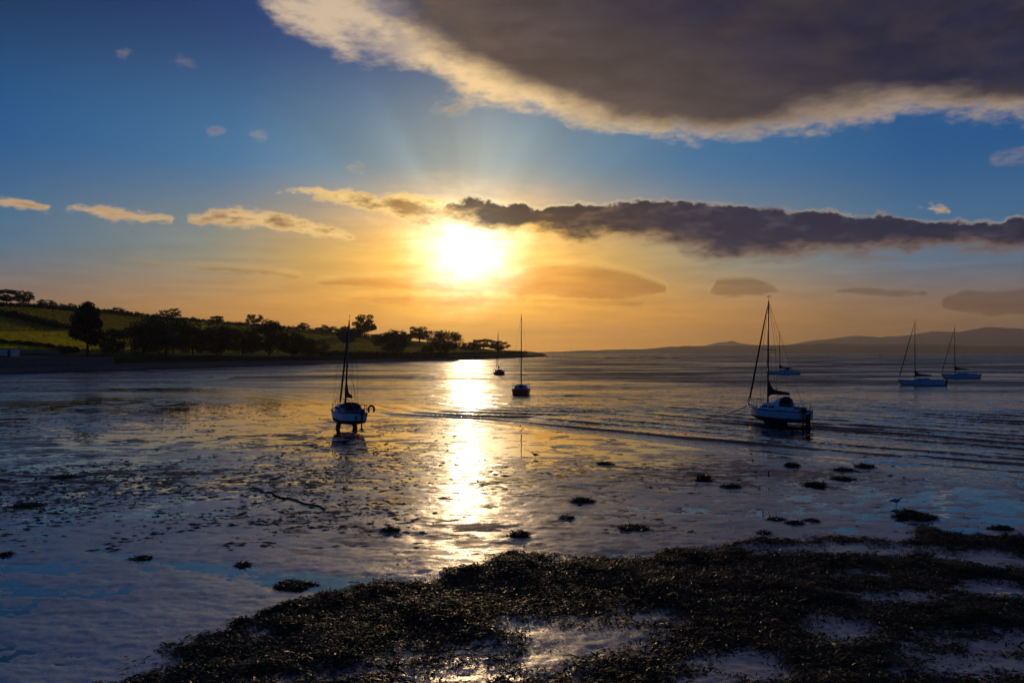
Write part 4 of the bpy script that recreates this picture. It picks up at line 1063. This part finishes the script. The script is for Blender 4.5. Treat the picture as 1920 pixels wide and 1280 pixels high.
    if outboard:
        y0 = B * 0.2 * outboard
        ob = part('outboard_motor', lambda bm: box(bm, V3(-half - 0.55, y0 - 0.15, fb * 0.75), V3(-half - 0.12, y0 + 0.15, fb * 0.75 + 0.42), 0.06), P_blk, r, True)
        part('motor_leg', lambda bm: (tube(bm, [V3(-half - 0.32, y0, fb * 0.76), V3(-half - 0.30, y0, -0.55)], [0.075, 0.05], 8)), P_blk, ob)
        part('propeller', lambda bm: tube(bm, [V3(-half - 0.46, y0, -0.5), V3(-half - 0.42, y0, -0.5), V3(-half - 0.2, y0, -0.5)], [0.10, 0.11, 0.04], 8), P_blk, ob)
    if ladder:
        for f_ in (-0.18, 0.18):
            part('ladder_rail', lambda bm: tube(bm, [V3(-half - 0.14, -B * 0.24 + f_, fb + 0.1), V3(-half - 0.20, -B * 0.24 + f_, -0.15)], 0.022, 6), P_alu, r)
        for k in range(3):
            part('ladder_rung', lambda bm: tube(bm, [V3(-half - 0.17, -B * 0.24 - 0.18, 0.05 + 0.26 * k), V3(-half - 0.17, -B * 0.24 + 0.18, 0.05 + 0.26 * k)], 0.02, 5), P_alu, r)
    if locker:
        part('locker_lid', lambda bm: box(bm, V3(-half + L * 0.30, -0.12, fb * 0.52), V3(-half + L * 0.345, 0.36, fb * 0.95), 0.015), P_grn, r)
        part('name_board', lambda bm: box(bm, V3(-half + L * c0 - 0.10, -0.05, fb + 0.30), V3(-half + L * c0 - 0.06, 0.45, fb + 0.46), 0.01), P_white, r)
    if buoy:
        part('lifebuoy', lambda bm: tube(bm, [V3(-half - 0.02, -bx_(0) - 0.28 + 0.22 * math.cos(a_), sh_(0) + 0.26 + 0.28 * math.sin(a_)) for a_ in [R(-48) + R(276) * j / 14 for j in range(15)]], 0.085, 8), P_buoy, r, True)
    return r

boat('bilge_keel_sloop', 650, 803, 0.0, 22, 6.6, 2.45, 8.6 - 0.75, fb=0.76, label= 'white and blue sloop with maroon sail cover standing aground on twin keels, left', top=P_white, deck=P_blue, cover=P_sred, keels='bilge', keel_d=0.46, roll=2.4, hood=P_sblu, outboard=-0.9, buoy=True, locker=True, cabin_h=0.48, boom_up=0.72, hood_h=0.2)
rb = boat('bilge_keel_sloop', 1455, 797, -0.05, 25, 6.2, 2.3, 9.8, label= 'pale blue sloop with black sail cover aground at the edge of the ripples, right', top=P_lblue, deck=P_lblue, cover=P_sblk, keels='bilge', roll=0.6, hood=P_lblue, outboard=0.9, ladder=True, cabin_h=0.55, boom_up=0.85, fb=0.80, keel_d=0.34, big_rudder=True)
boat('red_sloop', 977, 738, 0.0, -2, 8.2, 2.75, 11.6, 'red sloop with bare mast afloat, seen from dead astern in the centre', top=P_red, deck=P_white, cover=P_sblk, strake=P_white, furl=False, cabin_h=0.45, boom=False, fb=1.05, cockpit_inner=P_teak, spreader=0.46)
boat('orange_sloop', 935, 702, 0.0, 9, 8.0, 2.9, 11.7, 'small far orange sloop afloat beside the sun glitter', top=P_org, deck=P_white, cover=P_sblk, cabin_h=0.6, fb=0.95)
boat('blue_sloop', 1469, 701.5, 0.0, 82, 8.2, 2.7, 11.4, 'far blue sloop moored beyond the mast of the right-hand aground sloop', top=P_lblue, deck=P_lblue, cover=P_sblk, furl=False, cabin_h=0.5, hood=P_sblk, fb=0.9, mast_f=0.13)
boat('blue_sloop', 1729, 722, 0.0, 80, 7.4, 2.5, 11.7, 'nearer of the two blue sloops moored at the far right, with folded dark sail', top=P_lblue, deck=P_lblue, cover=P_sblk, cabin_h=0.5, outboard=0.9, cockpit_inner=P_sblu, mast_f=0.17, fb=0.95)
boat('blue_sloop', 1801, 709, 0.0, 81, 7.6, 2.6, 11.9, 'farther of the two blue sloops moored at the far right', top=P_lblue, deck=P_lblue, cover=P_sblk, cabin_h=0.5, outboard=0.9, mast_f=0.17, fb=0.95, boom_up=0.8)

# mooring line of the right-hand sloop, chain on the mud, rope by the left flat
def ground_line(pts_px, rad, name, label, cat, sag=0.0, z0=0.02):
    W_ = []
    for i in range(len(pts_px) - 1):
        a_, b_ = ground(*pts_px[i]), ground(*pts_px[i + 1])
        for t in np.linspace(0, 1, 14, endpoint=(i == len(pts_px) - 2)):
            p_ = a_ + (b_ - a_) * t; W_.append((p_[0] + 0.05 * math.sin(t * 9 + i), p_[1] + 0.15 * math.sin(t * 5 + i * 2), 0))
    W_ = np.array(W_); W_[:, 2] = np.maximum(mud_z(W_[:, 0], W_[:, 1]), 0) + z0
    o0 = W_[0].copy()
    o = link(name, mesh_of(name, lambda bm: tube(bm, [tuple(w - o0) for w in W_], rad, 6), True), P_rope); o.location = o0
    return tag(o, label, cat)
ground_line([(472, 915), (500, 924), (560, 940), (610, 956)], 0.04, 'mooring_chain', 'dark mooring chain lying curved on the mud left of centre', 'chain')
bpy.context.view_layer.update()
bw = rb.matrix_world @ Vector((6.3 / 2 + 0.3, 0, 0.80 * 1.05 + 0.60)); e_ = ground(1318, 783)
ml = [bw + (Vector((e_[0], e_[1], -0.02)) - bw) * t + Vector((0, 0, -1.1 * t * (1 - t))) for t in np.linspace(0, 1, 16)]
o = link('mooring_line', mesh_of('mooring_line', lambda bm: tube(bm, [m_ - bw for m_ in ml], 0.035, 6), True), P_rope); o.location = bw
tag(o, 'dark mooring line running from the bow of the right-hand aground sloop to the water', 'rope')

# ------------------------------------------------------------------ gulls
P_gw = plain('white_feathers', (0.45, 0.47, 0.5), 0.8); P_gg = plain('grey_feathers', (0.16, 0.18, 0.22), 0.8); P_leg = plain('bird_leg', (0.15, 0.05, 0.03), 0.6)
P_db = plain('dark_feathers', (0.03, 0.027, 0.025), 0.8)
def gull(px, py, rz, label, dark=False, s=1.0):
    g_ = ground(px, py); z_ = max(0.0, float(mud_z(np.array([g_[0]]), np.array([g_[1]]))[0]))
    r = empty('gull' if not dark else 'wading_bird', (g_[0], g_[1], z_), rz, label, 'bird', 'birds on the flats'); r.scale = (s, s, s)
    def bd(bm):
        rings = []
        for x, z, w, h in ((-0.26, 0.165, 0.006, 0.004), (-0.20, 0.170, 0.03, 0.014), (-0.13, 0.172, 0.048, 0.036), (-0.05, 0.172, 0.066, 0.060), (0.03, 0.182, 0.068, 0.066), (0.09, 0.205, 0.052, 0.056), (0.125, 0.240, 0.036, 0.040), (0.145, 0.275, 0.030, 0.032), (0.165, 0.292, 0.032, 0.033), (0.190, 0.292, 0.024, 0.025), (0.205, 0.287, 0.008, 0.009)):
            rings.append([Vector((x, w * math.cos(a_), z + h * math.sin(a_))) for a_ in [2 * math.pi * j / 10 for j in range(10)]])
        loft(bm, rings, True, True)
    part('body', bd, P_db if dark else P_gw, r, True)
    part('beak', lambda bm: tube(bm, [(0.195, 0, 0.288), (0.235, 0, 0.280), (0.26, 0, 0.270)], [0.011, 0.008, 0.002], 6), P_leg, r)
    for s_ in (1, -1):
        def wg(bm):
            rings = []
            for x, z, w, h in ((0.07, 0.20, 0.012, 0.035), (0.0, 0.205, 0.018, 0.05), (-0.10, 0.200, 0.016, 0.038), (-0.20, 0.188, 0.012, 0.02), (-0.32, 0.180, 0.003, 0.004)):
                rings.append([Vector((x, s_ * (0.062 - max(0, -x - 0.05) * 0.16) + w * math.cos(a_), z + h * math.sin(a_))) for a_ in [2 * math.pi * j / 8 for j in range(8)]])
            loft(bm, rings, True, True)
        part('wing', wg, P_db if dark else P_gg, r, True)
        part('leg', lambda bm: tube(bm, [(0.0, s_ * 0.025, 0.13), (-0.012, s_ * 0.026, 0.065), (0.0, s_ * 0.027, 0.0), (0.035, s_ * 0.03, 0.002)], [0.009, 0.006, 0.006, 0.004], 5), P_leg, r)
    return r
gull(1681, 948, 0.15, 'grey-white gull standing in shallow water above a weed-covered rock', False, 1.1)
gull(1003, 858, 2.9, 'dark bird standing on the wet mud right of the sun glitter', True, 1.0)

# ------------------------------------------------------------------ seaweed
m_weed, nt, p = mat_new('bladder_wrack')
t = nt.nodes.new('ShaderNodeTexCoord'); O = t.outputs['Object']
n = noise(nt, O, 1.3, 5, 0.65); n2 = noise(nt, O, 9.0, 3, 0.6)
c = cmix(nt, n.ss(0.35, 0.7), (0.018, 0.013, 0.005), (0.062, 0.043, 0.012)); c = cmix(nt, n2.ss(0.55, 0.8) * 0.7, c, (0.030, 0.030, 0.008))
nt.links.new(c, p.inputs['Base Color']); nt.links.new(n2.ss(0.3, 0.7, 0.38, 0.72).k, p.inputs['Roughness'])
p.inputs['IOR'].default_value = 1.4

def fronds(px_, py_, pz_, seed, lmin=0.05, lmax=0.14, up=0.12, flow=None):
    """bent two-piece strap fronds rooted at points, as one face set"""
    g = np.random.default_rng(seed); N = len(px_)
    a_ = g.random(N) * 2 * math.pi if flow is None else flow + g.normal(0, 0.5, N); el_ = np.abs(g.normal(up, 0.22, N)).clip(0, 1.0); l_ = lmin + (lmax - lmin) * g.random(N) ** 1.8; w_ = np.minimum(l_ * g.uniform(0.08, 0.20, N), 0.016 if lmax < 0.16 or lmax > 0.5 else 0.016 * lmax / 0.2)
    d = np.stack([np.cos(a_) * np.cos(el_), np.sin(a_) * np.cos(el_), np.sin(el_)], -1)
    d2 = d.copy(); d2[:, 2] -= g.uniform(0.15, 0.7, N); d2 /= np.linalg.norm(d2, axis=1)[:, None]
    sd = np.stack([-np.sin(a_), np.cos(a_), g.normal(0, 0.35, N)], -1)
    p0 = np.stack([px_, py_, pz_], -1); p1 = p0 + d * (l_ * 0.55)[:, None]; p2 = p1 + d2 * (l_ * 0.5)[:, None]
    s0 = sd * (w_ * 0.4)[:, None]; s1 = sd * w_[:, None]
    V_ = np.stack([p0 - s0, p0 + s0, p1 - s1, p1 + s1, p2 - s0 * 0.8, p2 + s0 * 0.8], 1).reshape(-1, 3)
    i = np.arange(N)[:, None] * 6
    Q_ = np.concatenate([i + np.array([[0, 1, 3, 2]]), i + np.array([[2, 3, 5, 4]])])
    return V_, Q_
# the bed: sampled over its plan outline
g = np.random.default_rng(5); NB = 630000
u_ = g.random(NB); dist = 12.6 * (30.0 / 12.6) ** u_; kx = g.uniform(-0.62, 0.80, NB)
bx0, by0 = dist * kx, dist
bmk = bed_mask(bx0, by0)
prob = sst(-0.35, 0.45, bmk) * (0.42 + 0.58 * sst(0.30, 0.60, 0.5 + 0.5 * fbm(bx0 * 1.6, by0 * 1.6, 4, 601)))
sel = g.random(NB) < prob * 0.92
bx0, by0 = bx0[sel], by0[sel]
bz0 = np.maximum(mud_z(bx0, by0), 0.0) + 0.06 * g.random(len(bx0)) ** 2
fl = fbm(bx0 * 0.9, by0 * 0.9, 3, 611) * 6.0
V_, Q_ = fronds(bx0, by0, bz0 - 0.008, 17, 0.04, 0.155, 0.10, fl)
g2 = np.random.default_rng(77); il = g2.choice(len(bx0), 5000, replace=False)
V2, Q2 = fronds(bx0[il], by0[il], bz0[il] + 0.01, 19, 0.12, 0.30, 0.04, fl[il])
Q_ = np.concatenate([Q_, Q2 + len(V_)]); V_ = np.concatenate([V_, V2])
wb = link('seaweed_bed', np_mesh('seaweed_bed', V_, Q_, False), m_weed); tag(wb, kind='stuff')

# torn weed lying about on the flats
def flecks(n_try, dens, seed, dmin, dmax, kmin, kmax, szmin, szmax):
    g = np.random.default_rng(seed)
    pp = g.uniform(CAM_H * F / dmax, CAM_H * F / dmin, n_try); y = CAM_H * F / pp; x = y * g.uniform(kmin, kmax, n_try)
    keep = g.random(n_try) < dens(x, y, pp); x, y = x[keep], y[keep]; N = len(x)
    z = np.maximum(mud_z(x, y), 0.0)
    s = szmin * (szmax / szmin) ** (g.random(N) ** 1.7)
    ang = g.normal(0, 0.5, N); el_ = g.uniform(0.25, 0.7, N)
    m = 7; th = np.arange(m) * 2 * math.pi / m
    rr_ = g.uniform(0.25, 1.25, (N, m))
    ex = np.cos(th)[None] * rr_ * s[:, None]; ey = np.sin(th)[None] * rr_ * s[:, None] * el_[:, None]
    X_ = x[:, None] + ex * np.cos(ang)[:, None] - ey * np.sin(ang)[:, None]; Y_ = y[:, None] + ex * np.sin(ang)[:, None] + ey * np.cos(ang)[:, None]
    ring = np.stack([X_, Y_, np.repeat(z[:, None] - 0.015, m, 1)], -1)
    inn = np.stack([x[:, None] + (X_ - x[:, None]) * 0.55, y[:, None] + (Y_ - y[:, None]) * 0.55, z[:, None] + s[:, None] * g.uniform(0.02, 0.09, (N, m))], -1)
    top = np.stack([x, y, z + s * g.uniform(0.05, 0.16, N)], -1)[:, None]
    V_ = np.concatenate([ring, top], 1).reshape(-1, 3); b0 = np.arange(N)[:, None] * (m + 1)
    T = []
    for j in range(m):
        k = (j + 1) % m; T += [(j, k, m)]
    T = np.array(T); Q_ = (b0[:, :, None] + T[None]).reshape(-1, 3)
    return V_, Q_
def d_left(x, y, pp):
    s, u = tide_s(x, y)
    f = fbm(x * 0.10, y * 0.06, 4, 701); f2 = fbm(x * 0.5, y * 0.35, 3, 711)
    zone = sst(-0.02, -0.22, x / y) * sst(22, 34, y) * sst(0.0, -4.0, s)
    return np.clip(zone * sst(-0.35, 0.6, f + 0.7 * f2) * 0.95, 0, 1)
def d_right(x, y, pp):
    s, u = tide_s(x, y)
    f = fbm(x * 0.35, y * 0.22, 4, 721)
    near_bed = sst(6.0, 0.5, -poly_sd(x, y, bed))
    return np.clip((0.10 + 0.9 * near_bed) * sst(0.0, 0.6, f) * sst(24, -6, s), 0, 1)
def d_mid(x, y, pp):
    s, u = tide_s(x, y)
    return np.clip(sst(0.05, 0.6, fbm(x * 0.2, y * 0.12, 4, 731)) * sst(14, -2, s) * 0.7, 0, 1)
Va, Qa = flecks(70000, d_left, 801, 24, 260, -0.75, 0.0, 0.03, 0.36)
Vb_, Qb_ = flecks(7000, d_right, 802, 17, 60, -0.25, 0.72, 0.03, 0.22)
Vc, Qc = flecks(14000, d_mid, 803, 26, 110, -0.45, 0.72, 0.03, 0.35)
V_ = np.concatenate([Va, Vb_, Vc]); Q_ = np.concatenate([Qa, Qb_ + len(Va), Qc + len(Va) + len(Vb_)])
tag(link('torn_seaweed', np_mesh('torn_seaweed', V_, Q_, False), m_weed), kind='stuff')

# weed-covered stones that stand out singly
def clump(px, py, wpx, hpx, label, seed):
    g = np.random.default_rng(seed); c_ = ground(px, py); d_ = c_[1]; w = wpx / F * d_ / 2 * 0.86; h = hpx / F * d_ * 0.5
    z0 = max(0.0, float(mud_z(np.array([c_[0]]), np.array([c_[1]]))[0]))
    r = empty('seaweed_covered_rock', (c_[0], c_[1], z0), 0, label, 'seaweed rock', 'weed-covered rocks on the flats')
    nn_, mm = 22, 7; V_ = [];
    th = np.arange(nn_) * 2 * math.pi / nn_
    for j in range(mm):
        f_ = j / (mm - 1); rad = math.cos(f_ * math.pi / 2) ** 0.6
        rx = w * rad * (1 + 0.55 * fbm(np.cos(th) * 1.9 + seed, np.sin(th) * 1.6 + j * 0.2, 3, seed)); ry = rx * 0.8
        zz = h * math.sin(f_ * math.pi / 2) * (1 + 0.5 * fbm(np.cos(th) * 2 + seed * 2, np.sin(th) * 2, 3, seed + 3)) - 0.03
        V_.append(np.stack([rx * np.cos(th) + w * 0.12 * f_ * math.sin(seed), ry * np.sin(th), zz], -1))
    V_ = np.array(V_); V_[-1, :, :2] *= 0.1
    idx = np.arange(mm * nn_).reshape(mm, nn_); Q_ = np.stack([idx[:-1], np.roll(idx, -1, 1)[:-1], np.roll(idx, -1, 1)[1:], idx[1:]], -1).reshape(-1, 4)
    link('rock', np_mesh('rock', V_.reshape(-1, 3), Q_), m_weed, r)
    N = int(np.clip(wpx * 14, 150, 900)); j = g.integers(0, mm - 1, N); i = g.integers(0, nn_, N); f_ = g.random(N)
    P_ = V_[j, i] * (1 - f_[:, None]) + V_[j + 1, i] * f_[:, None]
    s = max(1.0, d_ / 22)
    Vf_, Qf_ = fronds(P_[:, 0], P_[:, 1], P_[:, 2], seed, 0.07 * s, 0.20 * s, 0.08)
    fr = link('fronds', np_mesh('fronds', Vf_, Qf_, False), m_weed, r); fr['kind'] = 'stuff'
    return r
for i, a_ in enumerate([
 (975, 1006, 38, 14, 'rounded weed-covered rock on the mud below the sun glitter'),
 (1093, 940, 38, 12, 'low dark weed-covered rock on the mud left of the right-hand weed bed, farther out'),
 (1062, 971, 27, 8, 'small flat weed clump beside a pool, just above the rounded rock'),
 (1190, 992, 72, 9, 'long flat weed clump between the rounded rock and the weed bed'),
 (732, 996, 32, 9, 'dark weed clump beside a small pool left of the sun glitter'),
 (552, 1098, 78, 14, 'wide dark weed patch by a pool just off the left tip of the bed'),
 (265, 1047, 42, 8, 'dark weed clump alone on the mud, lower left'),
 (10, 1040, 24, 8, 'dark weed clump cut by the left edge of the picture'),
 (455, 1059, 26, 6, 'small weed clump in a pool, lower left of centre'),
 (55, 948, 54, 8, 'broad dark weed mat near the left edge'),
 (128, 895, 48, 7, 'thin dark weed strip on the bright wet flat, left'),
 (1318, 898, 28, 13, 'peaked dark weed-covered rock below the right-hand aground sloop'),
 (1372, 913, 34, 9, 'low dark rock just right of the peaked rock'),
 (1528, 910, 40, 12, 'dark weed-covered rock below and right of the right-hand aground sloop'),
 (1580, 898, 36, 8, 'low dark rock behind and right of another rock, near the ripples'),
 (1582, 882, 34, 8, 'low dark rock in the ripples, upper of a close pair'),
 (1622, 876, 32, 9, 'dark weed rock among ripples, rightmost of the small cluster'),
 (1485, 874, 22, 10, 'small dark rock in the ripples below the stern of the right-hand aground sloop'),
 (1712, 970, 84, 22, 'long dark weed-covered rock just below the standing gull'),
 (1878, 992, 40, 11, 'low dark weed rock at the right edge above the bed'),
 (1456, 974, 30, 7, 'small flat weed clump on blue wet sand, left of a similar pair'),
 (1490, 982, 32, 7, 'flat weed clump on blue wet sand, lower left of a pair'),
 (1522, 977, 26, 6, 'flat weed clump on blue wet sand, upper right of a pair'),
 (1432, 1002, 22, 8, 'small weed mound on wet sand just above the bed'),
 (1135, 870, 18, 6, 'tiny dark rock on the wet mud right of the dark bird')]):
    clump(*a_, 900 + i * 3)
HAZE = 5.6e-5; HAZE_TOP = 560.0

# ------------------------------------------------------------------ haze: one closed box of pale air round everything
m_hz = bpy.data.materials.new('haze'); m_hz.use_nodes = True; nt = m_hz.node_tree; nt.nodes.clear()
pv = nt.nodes.new('ShaderNodeVolumePrincipled'); pv.inputs['Color'].default_value = (0.97, 0.88, 0.77, 1)
pv.inputs['Density'].default_value = HAZE; pv.inputs['Anisotropy'].default_value = 0.55
ho = nt.nodes.new('ShaderNodeOutputMaterial'); nt.links.new(pv.outputs[0], ho.inputs['Volume'])
bm = bmesh.new(); bmesh.ops.create_cube(bm, size=1.0)
zt = HAZE_TOP; zb = -2.6
for v in bm.verts: v.co = Vector((v.co.x * 40000, v.co.y * 40000, (v.co.z + 0.5) * (zt - zb) + zb))
me = bpy.data.meshes.new('haze'); bm.to_mesh(me); bm.free()
tag(link('haze', me, m_hz), kind='stuff')
